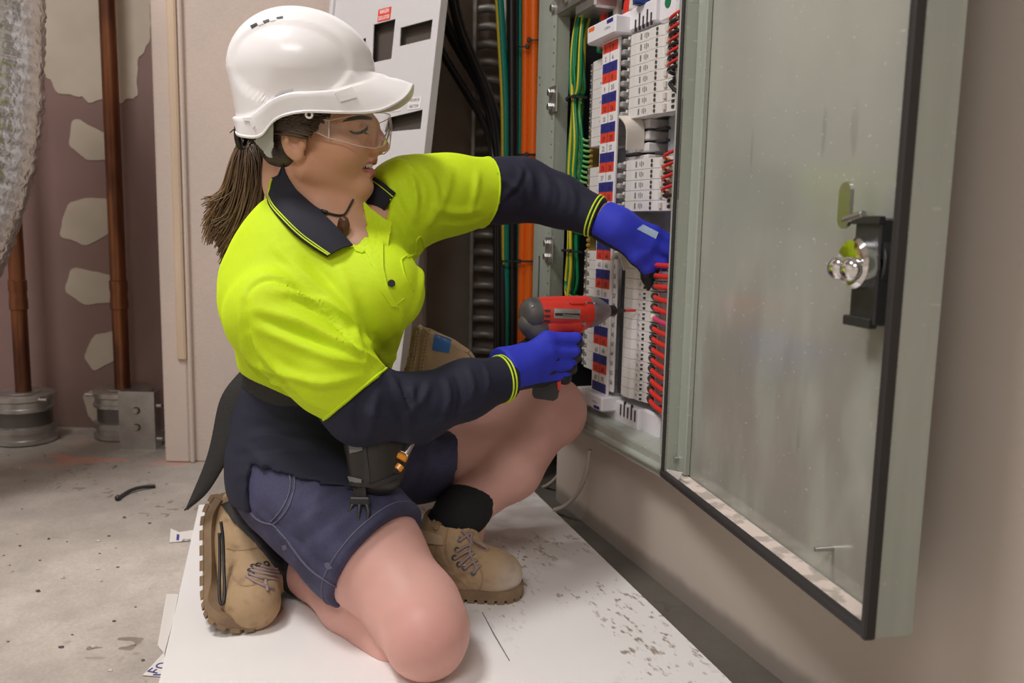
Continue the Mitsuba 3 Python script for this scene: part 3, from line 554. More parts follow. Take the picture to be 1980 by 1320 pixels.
# supply cables and coloured lug boots at the top and bottom
for nm_, pts, r, mtl, lab in (('supply_cable', [(-.258, .01, 1.20), (-.256, .01, 1.03), (-.254, .01, .945)], .0078, 'wire_red', 'straight red supply cable behind the mounting bar'),
                              ('supply_cable', [(-.282, .02, 1.02), (-.275, .015, .99), (-.272, .012, .94)], .0072, 'wire_green', 'short green cable beside the straight red one'),
                              ('supply_cable', [(-.22, .02, 1.2), (-.205, .015, 1.05), (-.20, .01, .985)], .008, 'wire_grey', 'grey cable end behind the white cover'),
                              ('supply_cable', [(-.185, .03, 1.25), (-.178, .025, 1.12), (-.176, .02, 1.03)], .010, 'wire_grey', 'second grey cable end at the top of the switchboard'),
                              ('supply_cable', [(-.27, .10, 1.15), (-.262, .09, 1.0), (-.26, .08, .9)], .008, 'wire_red', 'dark red cable deep behind the straight red one')):
    kk = thing(nm_, lab, 'cable'); obj('sheath', cabx(tube(pts, r, 12, 24)), mtl, kk, True)
def lug(pts, rr, mtl, lab):
    kk = thing('lug_boot', lab, 'cable boot'); p = curve(pts, 16); obj('boot', cabx(tube(pts, np.interp(np.linspace(0, 1, 16), np.linspace(0, 1, len(rr)), rr), 16, 16)), mtl, kk, True)
lug([(-.152, .015, .975), (-.146, .015, 1.00), (-.132, .015, 1.03), (-.122, .02, 1.06)], [.015, .017, .014, .012], 'wire_red', 'red rubber cable boot above the white cover')
lug([(-.122, .01, .985), (-.110, .01, 1.01), (-.094, .012, 1.04), (-.08, .02, 1.08)], [.014, .017, .014, .013], 'wire_white', 'white rubber cable boot above the white cover')
lug([(-.082, .0, .985), (-.076, .0, 1.01), (-.062, .004, 1.035), (-.05, .01, 1.08)], [.016, .019, .016, .015], 'wire_blue', 'blue rubber cable boot above the white cover')
lug([(-.052, .03, .985), (-.044, .03, 1.01), (-.03, .03, 1.05)], [.012, .018, .016], 'wire_blue', 'dark blue cable boot deep behind the bright blue one')
lug([(-.02, .03, .99), (-.012, .03, 1.01), (-.006, .03, 1.03)], [.011, .013, .012], 'wire_grey', 'small grey cable boot at the top right')
lug([(-.15, .03, .25), (-.145, .03, .235), (-.13, .035, .222)], [.011, .011, .010], 'wire_red', 'dim red cable boot below the lower cover')
lug([(-.115, .03, .25), (-.11, .03, .235), (-.098, .035, .222)], [.011, .011, .010], 'wire_white', 'dim white cable boot below the lower cover')
lug([(-.075, .03, .25), (-.066, .03, .236), (-.03, .035, .225)], [.013, .013, .012], 'wire_blue', 'dim blue cable boot below the lower cover')

# ------------------------------------------------------------------ the open door
DH = CP(.135, CF - .002, 0); xd = np.array([.350, .782, 0]) - DH; xd[2] = 0; xd /= np.linalg.norm(xd); yd = np.array([-xd[1], xd[0], 0])
DM = M4(np.stack([xd, yd, [0, 0, 1.0]], 1), DH)               # x from the hinge to the free edge, y toward the wall
def dx(m): return xf(m, DM)
def DPX(px, py, y):
    r = _fw * F + _rt * (px - 990) + _up * (660 - py); o = CAM - DH; k = (y - o @ yd) / (r @ yd); q = o + r * k
    return np.array([q @ xd, y, q[2]])
DW, DZ0, DZ1, DD = float(np.linalg.norm((np.array([.350, .782, 0]) - DH)[:2])) + .006, .218, 1.40, .030
dr_ = thing('cabinet_door', 'large grey-green steel switchboard door swung wide open, scuffed inside', 'door')
obj('skin', dx(box(0, DW + .0, DD, DD + .0025, DZ0, DZ1)), 'door_green', dr_, False)
obj('side_return', dx(box(0, .002, 0, DD, DZ0, DZ1)), 'powder_green', dr_, False)
obj('hinge_strip', dx(box(.002, .034, DD - .010, DD, DZ0 + .004, DZ1, .002)), 'powder_green', dr_, False)
obj('edge_return', dx(cat([box(DW - .002, DW + .001, 0, DD + .016, DZ0 - .004, DZ1), box(DW - .016, DW + .001, DD + .003, DD + .016, DZ0 - .004, DZ1, .003)])), 'powder_green', dr_, False)
obj('bottom_return', dx(box(0, DW, 0, DD, DZ0, DZ0 + .002)), 'powder_green', dr_, False)
obj('dust_layer', dx(box(.012, DW - .006, .003, DD - .002, DZ0 + .002, DZ0 + .0032)), 'dust', dr_, False)
obj('gasket', dx(cat([box(-.004, .002, -.004, .004, DZ0 - .004, DZ1, .001), box(-.004, DW + .002, -.006, .006, DZ0 - .006, DZ0 + .004, .002), box(DW - .006, DW + .003, -.007, .006, DZ0 - .006, DZ1, .002)])), 'rubber', dr_, False)
for px, py in ((1318, 32), (1290, 772), (1288, 806), (1312, -8)):
    q = DPX(px, py, DD - .010); obj('hinge_bolt', dx(cat([cyl(q, q + [0, -.004, 0], .0065, 16), cyl(q + [0, -.004, 0], q + [0, -.008, 0], .0045, 6)])), 'steel', dr_, 30)
for px, py, L in ((1362, 6, .022), (1324, 885, .018), (1611, 1060, .022)):
    q = DPX(px, py, DD); obj('stud', dx(cyl(q, q + [0, -L, 0], .0028, 12)), 'steel', dr_, 30)
q = [DPX(x, y, .002)[[0, 2]] for x, y in ((1283, 906), (1318, 913), (1310, 929), (1296, 925))]
m = extrude(sg.Polygon(q).buffer(0), .0006); m.apply_transform(M4(XZ, (0, .004, 0))); obj('tape_scrap', dx(m), 'paper', dr_, False, label='torn scrap of white tape at the lower hinge corner')
# latch
lk = DPX(1712, 525, DD); lx, lz = lk[0], lk[2]
lock = obj('latch_housing', dx(cat([box(lx - .020, lx + .022, .006, DD, lz - .052, lz + .052, .002), box(lx - .024, lx + .02, .002, .012, lz - .055, lz - .045, .001), box(lx - .022, lx + .024, .002, .010, lz + .046, lz + .054, .001)])), 'black_plastic', dr_, False, label='black latch housing with a chrome barrel')
obj('barrel', dx(lathe([[0, .0], [.024, 0], [.0255, .003], [.0255, .03], [.022, .034], [0, .036]][::1], 32, (lx - .003, DD - .004, lz + .008), (0, -1, 0))), 'chrome', lock, 30)
obj('barrel_ring', dx(lathe([[.0256, 0], [.030, 0], [.030, .014], [.0256, .014]], 32, (lx - .001, DD - .006, lz + .010), (0, -1, 0))), 'black_plastic', lock, 30)
obj('wing_nut', dx(cat([trimesh.creation.icosphere(3, .012).apply_transform(M4(np.diag([1.15, .8, 1.0]), (lx - .015, -.012, lz + .002))), trimesh.creation.icosphere(3, .012).apply_transform(M4(np.diag([1.15, .8, 1.0]), (lx + .007, -.012, lz + .002))), cyl((lx - .004, 0, lz + .002), (lx - .004, -.014, lz + .002), .012, 20)])), 'chrome', lock, True)
lv = sg.LineString([(lx - .036, lz + .052), (lx - .036, lz + .078)]).buffer(.0105)
m = extrude(lv, .004); m.apply_transform(M4(XZ, (0, .006, 0))); obj('lever', dx(cat([m, cyl((lx - .036, .004, lz + .05), (lx - .004, .004, lz + .056), .004, 10)])), 'steel', lock, 30)
# ------------------------------------------------------------------ implicit modelling for the figure
class SDF:
    """smooth unions and cuts of simple solids, meshed by surface nets"""
    def __init__(s): s.ops = []
    def cap(s, a, b, r1, r2=None, k=.02, cut=False): s.ops.append(('cap', np.asarray(a, float), np.asarray(b, float), r1, r1 if r2 is None else r2, k, cut)); return s
    def ball(s, c, r, k=.02, cut=False): return s.cap(c, np.asarray(c, float) + [0, 0, 1e-5], r, r, k, cut)
    def ell(s, c, r, R=None, k=.02, cut=False): s.ops.append(('ell', np.asarray(c, float), np.asarray(r, float), np.eye(3) if R is None else np.asarray(R, float), k, cut)); return s
    def half(s, p, n, k=.002): s.ops.append(('half', np.asarray(p, float), np.asarray(n, float) / np.linalg.norm(n), k)); return s   # keeps the side against n
    def chain(s, pts, rs, k=.02):
        for i in range(len(pts) - 1): s.cap(pts[i], pts[i + 1], rs[i], rs[i + 1], k)
        return s
    def bounds(s):
        lo, hi = np.full(3, 1e9), np.full(3, -1e9)
        for o in s.ops:
            if o[0] == 'cap' and not o[6]: q = np.array([o[1] - o[3], o[1] + o[3], o[2] - o[4], o[2] + o[4]])
            elif o[0] == 'ell' and not o[5]: e = np.sqrt(((o[3] * o[2]) ** 2).sum(1)); q = np.array([o[1] - e, o[1] + e])
            else: continue
            lo = np.minimum(lo, q.min(0)); hi = np.maximum(hi, q.max(0))
        return lo, hi
    def mesh(s, h, pad=.03, mod=None, sm=4):
        lo, hi = s.bounds(); lo = lo - pad; hi = hi + pad; n = np.ceil((hi - lo) / h).astype(int) + 1
        ax = [(lo[k] + h * np.arange(n[k])).astype(np.float32) for k in range(3)]
        D = np.full(n, 1.0, np.float32)
        for o in s.ops:
            if o[0] == 'half':
                d = (ax[0] - o[1][0])[:, None, None] * o[2][0] + (ax[1] - o[1][1])[None, :, None] * o[2][1] + (ax[2] - o[1][2])[None, None, :] * o[2][2]
                k = o[3]; hh = np.clip(.5 + .5 * (d - D) / k, 0, 1); D = D + (d - D) * hh + k * hh * (1 - hh); D = D.astype(np.float32); continue
            if o[0] == 'cap': e0 = np.minimum(o[1] - o[3], o[2] - o[4]); e1 = np.maximum(o[1] + o[3], o[2] + o[4]); k, cut = o[5], o[6]
            else: e = np.sqrt(((o[3] * o[2]) ** 2).sum(1)); e0, e1 = o[1] - e, o[1] + e; k, cut = o[4], o[5]
            m_ = k + 3 * h; i0 = np.clip(((e0 - m_ - lo) / h).astype(int), 0, n - 1); i1 = np.clip(np.ceil((e1 + m_ - lo) / h).astype(int) + 1, 1, n)
            sl = tuple(slice(a, b) for a, b in zip(i0, i1))
            x, y, z = ax[0][sl[0]][:, None, None], ax[1][sl[1]][None, :, None], ax[2][sl[2]][None, None, :]
            if o[0] == 'cap':
                a, b = o[1], o[2]; ab = b - a; L = ab @ ab
                t = np.clip(((x - a[0]) * ab[0] + (y - a[1]) * ab[1] + (z - a[2]) * ab[2]) / L, 0, 1)
                d = np.sqrt((x - a[0] - t * ab[0]) ** 2 + (y - a[1] - t * ab[1]) ** 2 + (z - a[2] - t * ab[2]) ** 2) - (o[3] + (o[4] - o[3]) * t)
            else:
                R = o[3]; q = [((x - o[1][0]) * R[0, j] + (y - o[1][1]) * R[1, j] + (z - o[1][2]) * R[2, j]) / o[2][j] for j in range(3)]
                k0 = np.sqrt(q[0] ** 2 + q[1] ** 2 + q[2] ** 2); k1 = np.sqrt((q[0] / o[2][0]) ** 2 + (q[1] / o[2][1]) ** 2 + (q[2] / o[2][2]) ** 2) + 1e-9
                d = k0 * (k0 - 1) / k1
            c = D[sl]
            if cut: d = -d; hh = np.clip(.5 + .5 * (d - c) / k, 0, 1); D[sl] = c + (d - c) * hh + k * hh * (1 - hh)
            else: hh = np.clip(.5 + .5 * (c - d) / k, 0, 1); D[sl] = c + (d - c) * hh - k * hh * (1 - hh)
        if mod is not None: D = mod(D, *ax)
        m = nets(D, lo, h)
        return relax(m, sm)

def relax(m, n):
    import scipy.sparse as sp
    f = m.faces; v = np.array(m.vertices); N = len(v); r = np.r_[f[:, 0], f[:, 1], f[:, 2]]; c = np.r_[f[:, 1], f[:, 2], f[:, 0]]
    A = sp.coo_matrix((np.ones(len(r)), (r, c)), (N, N)).tocsr(); A = ((A + A.T) > 0).astype(float); A = sp.diags(1 / np.maximum(np.asarray(A.sum(1)).ravel(), 1)) @ A
    for _ in range(n):
        v = v + .5 * (A @ v - v); v = v - .52 * (A @ v - v)
    return trimesh.Trimesh(v, f, process=False)

def nets(D, lo, h):
    s = D < 0; n = np.array(D.shape) - 1
    cnt = sum(s[a:a + n[0], b:b + n[1], c:c + n[2]].astype(np.int8) for a in (0, 1) for b in (0, 1) for c in (0, 1))
    I = np.argwhere((cnt > 0) & (cnt < 8)); idx = np.full(n, -1, np.int64); idx[tuple(I.T)] = np.arange(len(I))
    acc, w = np.zeros((len(I), 3)), np.zeros(len(I))
    for ax in range(3):
        o = [k for k in range(3) if k != ax]
        for a in (0, 1):
            for b in (0, 1):
                p = I.copy(); p[:, o[0]] += a; p[:, o[1]] += b; q = p.copy(); q[:, ax] += 1
                d0, d1 = D[tuple(p.T)], D[tuple(q.T)]; m = (d0 < 0) != (d1 < 0); t = np.where(m, d0 / np.where(m, d0 - d1, 1), 0)
                v = (p - I).astype(float); v[:, ax] += t; acc += v * m[:, None]; w += m
    V = lo + h * (I + acc / w[:, None]); Fs = []
    for ax in range(3):
        a, b = (ax + 1) % 3, (ax + 2) % 3
        q = np.array(D.shape); q[ax] -= 1
        e = np.argwhere(np.take(s, range(q[ax]), ax) != np.take(s, range(1, q[ax] + 1), ax))
        e = e[(e[:, a] > 0) & (e[:, b] > 0) & (e[:, a] < n[a]) & (e[:, b] < n[b])]
        c = []
        for da, db in ((-1, -1), (0, -1), (0, 0), (-1, 0)):
            p = e.copy(); p[:, a] += da; p[:, b] += db; c.append(idx[tuple(p.T)])
        c = np.stack(c, 1); flip = ~s[tuple(e.T)]; c[flip] = c[flip][:, ::-1]; c = c[(c >= 0).all(1)]; Fs.append(c)
    Q = np.vstack(Fs); return trimesh.Trimesh(V, np.vstack([Q[:, [0, 1, 2]], Q[:, [0, 2, 3]]]), process=False)

def hit(mesh, px):
    """where the sight lines through those places of the photograph first meet the mesh: points, normals (nan where they miss)"""
    px = np.atleast_2d(np.asarray(px, float)); d = _fw * F + _rt * (px[:, :1] - 990) + _up * (660 - px[:, 1:2]); d /= np.linalg.norm(d, axis=1, keepdims=True)
    o = np.repeat(CAM[None], len(px), 0); pt, ri, ti = mesh.ray.intersects_location(o, d, multiple_hits=False)
    P_, N_ = np.full((len(px), 3), np.nan), np.full((len(px), 3), np.nan); P_[ri] = pt; N_[ri] = mesh.face_normals[ti]; return P_, N_

def on(mesh, px, n=None):
    """a polyline traced on the surface"""
    px = np.asarray(px, float)
    if n: px = curve(px, n)
    p, _ = hit(mesh, px); g = ~np.isnan(p[:, 0]); t = np.arange(len(p))
    if g.sum() < 2: return None
    return np.stack([np.interp(t, t[g], p[g, k]) for k in range(3)], 1)

def folds(mesh, lines, n=40):
    """cloth folds: ridges (amp > 0) or creases (amp < 0) along traced lines, as real displacement of the surface"""
    v = np.array(mesh.vertices); nn = np.array(mesh.vertex_normals); tot = np.zeros(len(v))
    for px, amp, w in lines:
        p = on(mesh, px, n)
        if p is None: continue
        L = np.r_[0, np.cumsum(np.linalg.norm(np.diff(p, axis=0), axis=1))]; u = L / L[-1]
        near = np.where((v > p.min(0) - 4 * w).all(1) & (v < p.max(0) + 4 * w).all(1))[0]
        d, i = cKDTree(p).query(v[near], distance_upper_bound=4 * w); ok = np.isfinite(d); near, d, i = near[ok], d[ok], i[ok]
        fade = np.sin(np.clip(u[i], .03, .97) * np.pi) ** .5
        tot[near] += amp * fade * (np.exp(-(d / w) ** 2) - .35 * np.exp(-(d / (2.2 * w)) ** 2))
    mesh.vertices = v + nn * tot[:, None]; return mesh

def rough(mesh, amp, freq, seed=0):
    v = np.array(mesh.vertices); mesh.vertices = v + np.array(mesh.vertex_normals) * ((meshkit.fbm(v * freq, 3, seed) - .5) * amp)[:, None]; return mesh

def drape(mesh, poly, off=.002, th=.002, step=2.5, sm=6, dfill=None, pull=0.0):
    """a thin piece of cloth, print or trim lying on the mesh, its outline traced in the photograph"""
    pg = sg.Polygon(poly).buffer(0); x0, y0, x1, y1 = pg.bounds
    b = np.array(pg.exterior.segmentize(step).coords)[:-1]
    gx, gy = np.meshgrid(np.arange(x0 + step / 2, x1, step), np.arange(y0 + step / 2, y1, step)); g = np.c_[gx.ravel(), gy.ravel()]
    import shapely
    g = g[shapely.contains_xy(pg.buffer(-step * .5), g[:, 0], g[:, 1])]; q = np.vstack([b, g])
    from scipy.spatial import Delaunay
    tri = Delaunay(q).simplices; c = q[tri].mean(1); tri = tri[shapely.contains_xy(pg.buffer(.05), c[:, 0], c[:, 1])]
    a = q[tri]; ar = (a[:, 1, 0] - a[:, 0, 0]) * (a[:, 2, 1] - a[:, 0, 1]) - (a[:, 1, 1] - a[:, 0, 1]) * (a[:, 2, 0] - a[:, 0, 0]); tri = tri[np.abs(ar) > 1e-6]; ar = ar[np.abs(ar) > 1e-6]
    tri[ar > 0] = tri[ar > 0][:, ::-1]                        # image y runs down: now the outside faces the viewer
    p, n = hit(mesh, q); bad = np.isnan(p[:, 0])
    dep = p[:, 1].copy()
    if bad.all(): return None
    if bad.any():
        t = cKDTree(q[~bad]); _, j = t.query(q[bad]); dep[bad] = dep[~bad][j]
    nb = [[] for _ in q]
    e = np.unique(np.sort(np.vstack([tri[:, [0, 1]], tri[:, [1, 2]], tri[:, [0, 2]]]), 1), axis=0)
    for _ in range(sm):
        s_, c_ = np.zeros(len(q)), np.zeros(len(q)); np.add.at(s_, e[:, 0], dep[e[:, 1]]); np.add.at(s_, e[:, 1], dep[e[:, 0]]); np.add.at(c_, e[:, 0], 1); np.add.at(c_, e[:, 1], 1)
        dep = .5 * dep + .5 * s_ / np.maximum(c_, 1)
    v = np.array([P(x, y, d) for (x, y), d in zip(q, dep)])
    m = trimesh.Trimesh(v, tri, process=False); nn = np.array(m.vertex_normals)
    vo = v + nn * (off + th) - _fw * pull; vi = v + nn * (off - .0005) - _fw * pull; N = len(v)
    be = trimesh.grouping.group_rows(np.sort(m.edges, 1), require_count=1); ed = m.edges[be]
    side = np.vstack([np.stack([ed[:, 0], ed[:, 0] + N, ed[:, 1]], 1), np.stack([ed[:, 1], ed[:, 0] + N, ed[:, 1] + N], 1)])
    return trimesh.Trimesh(np.vstack([vo, vi]), np.vstack([tri, tri[:, ::-1] + N, side]), process=False)

def strip_on(mesh, px, w, off=.001, th=.001, n=40, m_=None):
    """a thin band along a traced line on the surface"""
    px = curve(px, n); t = np.gradient(px, axis=0); t /= np.linalg.norm(t, axis=1, keepdims=True); o = np.c_[-t[:, 1], t[:, 0]] * w / 2
    return drape(mesh, np.vstack([px + o, (px - o)[::-1]]), off, th, step=max(1.2, w * .7), sm=2)

def loop_at(mesh, p, n, r, grow=.0008, near=None, flat=None):
    """a ring around a sleeve where the plane cuts it"""
    s = mesh.section(plane_origin=p, plane_normal=n)
    if s is None: return None
    best = min(s.discrete, key=lambda c: np.linalg.norm(c.mean(0) - (p if near is None else near)))
    c = best.mean(0); q = best[:-1]; d = q - c; q = c + d * (1 + grow / np.linalg.norm(d, axis=1, keepdims=True))
    k = max(1, len(q) // 90); q = q[::k]; q = np.vstack([q, q[:2]])
    return tube(q, r, 8, None, caps=False)
# ------------------------------------------------------------------ the worker: skeleton (points traced at their own distances)
HY = 0.0; HF = np.array([math.cos(HY), math.sin(HY), 0]); HL = np.array([-HF[1], HF[0], 0]); HZ = np.array([0, 0, 1.0])
HO = P(578, 283, 1.25) + .07 * HL
HM = M4(np.stack([HF, HL, HZ], 1), HO)                         # head frame: x to the face, y to her left, z up
def hp(x, y, z): return (HM @ [x * .82 if x < 0 else x + .0105 * min(max((x - .02) / .06, 0), 1), y, z + .0015, 1])[:3]
NECK = P(640, 440, 1.325); SHR, SHL = P(522, 575, 1.20), P(815, 380, 1.42)
ELR, WRR, HAR = P(702, 782, 1.19), P(985, 727, 1.335), P(1052, 692, 1.385)
ELL, WRL = P(1006, 362, 1.52), P(1170, 426, 1.475)
PEL, WAI, CHE = P(585, 860, 1.36), P(600, 725, 1.345), P(632, 590, 1.325)
HIR, KNR, ANR = P(585, 945, 1.27), FL(824, 1231, .0575), P(545, 1075, 1.33)
HIL, KNL, ANL = P(735, 850, 1.40), P(1062, 800, 1.56), P(895, 985, 1.385)
LAT = np.array([.66, .66, .25]); LAT /= np.linalg.norm(LAT)
SP = NECK - PEL; SP /= np.linalg.norm(SP); LAT -= SP * (LAT @ SP); LAT /= np.linalg.norm(LAT); FRT = np.cross(LAT, SP)
if FRT[1] > 0: FRT = -FRT
TR = np.stack([LAT, FRT, SP], 1)
scene['skin'] = {'type': 'twosided', 'bsdf': {'type': 'principled', 'base_color': {'type': 'mesh_attribute', 'name': 'vertex_color'}, 'roughness': .5, 'specular': .35}}
scene['vcol_cloth'] = {'type': 'twosided', 'bsdf': {'type': 'principled', 'base_color': {'type': 'mesh_attribute', 'name': 'vertex_color'}, 'roughness': .8, 'sheen': .3}}
scene['vcol_hair'] = {'type': 'twosided', 'bsdf': {'type': 'principled', 'base_color': {'type': 'mesh_attribute', 'name': 'vertex_color'}, 'roughness': .38, 'specular': .5}}
scene['vcol_boot'] = {'type': 'twosided', 'bsdf': {'type': 'principled', 'base_color': {'type': 'mesh_attribute', 'name': 'vertex_color'}, 'roughness': .8}}
mat('hivis', lambda p, n, uv: col((0.52, 0.72, 0.003)) * (0.96 + .08 * noise(p.x * 900, p.y * 900, p.z * 900)), .75, sheen=.2)
mat('hivis_trim', (0.58, 0.76, 0.03), .7)
mat('navy_knit', lambda p, n, uv: col((0.0085, 0.010, 0.027)) * (.85 + .3 * noise(p.x * 900, p.y * 900, p.z * 900)), .8, sheen=.5)
mat('navy_collar', (0.010, 0.011, 0.020), .8)
mat('navy_drill', lambda p, n, uv: mix((0.028, 0.029, 0.066), (0.055, 0.055, 0.115), smoothstep(.4, .7, fbm(p.x * 14, p.y * 14, p.z * 14, 4))) * (.85 + .3 * noise(p.x * 700, p.y * 700, p.z * 700)), .85, sheen=.4)
mat('navy_seam', (0.10, 0.10, 0.15), .85); mat('webbing', lambda p, n, uv: col((0.016, 0.015, 0.015)) * (.6 + .8 * noise(p.x * 600, p.y * 600, p.z * 1200)), .6)
mat('glove_blue', lambda p, n, uv: col((0.022, 0.035, 0.50)) * (.85 + .3 * noise(p.x * 1100, p.y * 1100, p.z * 1100)), .75, sheen=.5)
mat('glove_black', (0.012, 0.012, 0.013), .55); mat('sock', lambda p, n, uv: col((0.010, 0.010, 0.012)) * (.6 + .8 * smoothstep(-.5, .5, dr.sin((p.z * 2 + p.x) * 1400))), .9)
mat('white_plastic', (0.80, 0.79, 0.79), .22, clearcoat=.4); mat('grey_plastic', (0.42, 0.44, 0.42), .4); mat('teeth', (0.78, 0.74, 0.68), .2)
mat('hair_dark', (0.012, 0.008, 0.006), .4); mat('bead', (0.09, 0.035, 0.012), .25); mat('tool_red', lambda p, n, uv: mix((0.58, 0.035, 0.022), (.42, .06, .05), smoothstep(.6, .75, fbm(p.x * 90, p.y * 90, p.z * 90, 3))), .35)
mat('tool_grey', lambda p, n, uv: col((0.20, 0.195, 0.20)) * (.75 + .5 * fbm(p.x * 80, p.y * 80, p.z * 80, 3)), .4, metallic=.4); mat('tool_rubber', lambda p, n, uv: col((0.075, 0.07, 0.068)) * (.6 + .8 * fbm(p.x * 60, p.y * 60, p.z * 60, 3)), .5)
mat('suede', lambda p, n, uv: mix((0.46, 0.315, 0.19), (0.36, 0.245, 0.15), smoothstep(.4, .65, fbm(p.x * 18, p.y * 18, p.z * 18, 4))), .9)
mat('suede_tab', (0.47, 0.35, 0.22), .85); mat('suede_dark', (0.30, 0.20, 0.12), .9); mat('stitch', (0.55, 0.43, 0.30), .9)
mat('boot_sole', lambda p, n, uv: col((0.22, 0.145, 0.085)) * (.7 + .5 * fbm(p.x * 50, p.y * 50, p.z * 50, 3)), .75); mat('lace', (0.30, 0.22, 0.215), .85)
mat('amber', (0.75, 0.30, 0.03), .15); mat('black_leather', (0.02, 0.018, 0.016), .4); mat('glove_label', (0.42, 0.55, 0.72), .25); mat('blue_label', (0.03, 0.12, 0.38), .6)
SKIN = np.array([.58, .35, .26])

def lerp(a, b, t): return a + (b - a) * t
# ---- body: one continuous figure under the clothes
B = SDF()
B.cap(PEL, WAI, .070, .060, .04).cap(WAI, CHE, .060, .075, .04).cap(CHE, NECK - SP * .05, .075, .055, .04)
B.cap(SHR, SHL, .036, .036, .03).cap(NECK - SP * .06, NECK, .06, .052, .03)
B.chain([SHR, ELR, WRR, HAR], [.038, .036, .0225, .018]).chain([SHL, ELL, WRL], [.036, .034, .0265])
B.cap(WRL, P(1225, 468, 1.48), .026, .018, .01)
B.cap(HIR, HIL, .062, .06, .05)
TM = P(714, 1068, 1.195)
KQ = P(804, 1182, 1.125)
B.cap(HIR, TM, .064, .0735, .02).cap(TM, KQ, .0735, .0605, .03).cap(KQ, KNR, .0615, .052, .02)
B.cap(KNR, FL(838, 1218, .056), .051, .048, .02)
CM = P(680, 1164, 1.215)
B.cap(P(768, 1254, 1.135), CM, .040, .0455, .003).cap(CM, P(610, 1098, 1.295), .0455, .0460, .02).cap(P(610, 1098, 1.295), P(556, 1072, 1.335), .0460, .036, .02)
TL = P(900, 872, 1.50)
B.cap(HIL, TL, .062, .072, .02).cap(TL, KNL, .070, .060, .03).ball(P(1068, 795, 1.555), .058, .03)
B.ball(P(1064, 790, 1.535), .045, .04)
CL = P(985, 905, 1.465)
B.cap(P(1052, 815, 1.555), CL, .052, .056, .010).cap(CL, ANL, .054, .038, .02).cap(ANL, ANL - [0, 0, .05], .038, .036, .02)
bm = B.mesh(.005, sm=8); bm.vertices = np.c_[bm.vertices[:, :2], np.maximum(bm.vertices[:, 2], .0055)]

# ---- head and neck
H = SDF()
H.ell(hp(-.028, 0, .085), (.080, .074, .10), HM[:3, :3], .02)
H.ell(hp(.014, 0, .070), (.079, .066, .062), HM[:3, :3], .03)
H.ell(hp(.022, 0, .000), (.058, .0585, .056), HM[:3, :3], .03)
H.ell(hp(.052, 0, -.018), (.034, .036, .036), HM[:3, :3], .02)
for s in (1, -1):
    H.cap(hp(.004, s * .050, -.032), hp(.062, s * .012, -.056), .017, .0145, .022)
    H.ball(hp(.050, s * .034, -.002), .030, .025)
    H.cap(hp(.081, s * .008, .0405), hp(.060, s * .046, .042), .010, .010, .016)
H.ball(hp(.068, 0, -.053), .0178, .018)
for s in (1, -1):
    H.ball(hp(.093, s * .031, .023), .0135, .010, True)
    H.ball(hp(.0715, s * .031, .024), .0138, .003)
H.cap(hp(.0865, 0, .034), hp(.0945, 0, .021), .0068, .0068, .010).cap(hp(.0945, 0, .021), hp(.1000, 0, .0105), .0068, .0074, .006).ball(hp(.1008, 0, .0072), .0082, .005)
for s in (1, -1):
    H.ball(hp(.0905, s * .0110, .0022), .0076, .007); H.cap(hp(.082, s * .010, .024), hp(.089, s * .0095, .009), .006, .0065, .012)
H.cap(hp(.0865, 0, -.004), hp(.0835, 0, -.012), .006, .006, .008)
for s in (1, -1): H.ball(hp(.0955, s * .0052, -.0025), .0027, .003, True)
for s in (1, -1):
    H.cap(hp(.0855, 0, -.0138), hp(.0835, s * .010, -.0150), .0050, .0052, .004).cap(hp(.0835, s * .010, -.0150), hp(.068, s * .0270, -.0240), .0052, .0030, .004)
    H.cap(hp(.0820, 0, -.0335), hp(.0800, s * .009, -.0328), .0070, .0068, .004).cap(hp(.0800, s * .009, -.0328), hp(.068, s * .0265, -.0270), .0066, .0030, .004)
for s in (1, -1): H.cap(hp(.0905, 0, -.0218), hp(.0715, s * .0265, -.0256), .0052, .0030, .002, True)
H.cap(hp(.088, 0, -.043), hp(.082, 0, -.042), .004, .004, .010, True) 
for s in (1, -1):                                            # ears
    H.ell(hp(-.008, s * .0725, .010), (.0185, .0065, .030), HM[:3, :3], .006)
    H.ball(hp(-.001, s * .0700, -.0165), .0080, .006); H.ell(hp(-.004, s * .0800, .008), (.0100, .0070, .017), HM[:3, :3], .003, True)
    H.cap(hp(-.019, s * .0775, .004), hp(-.014, s * .0775, .034), .0032, .0032, .004); H.cap(hp(.0045, s * .0735, .004), hp(.006, s * .0725, -.002), .004, .004, .004)
H.cap(hp(-.022, 0, .0), hp(-.028, 0, -.055), .052, .047, .010)
H.cap(hp(-.022, 0, -.045), NECK + FRT * .004, .047, .050, .02).cap(NECK, NECK - SP * .07 + FRT * .02, .053, .06, .03)
H.cap(NECK + FRT * .03 - SP * .03, P(700, 485, 1.280), .04, .028, .04)
hm = H.mesh(.0017, sm=3)
BODY = cat([bm, hm])
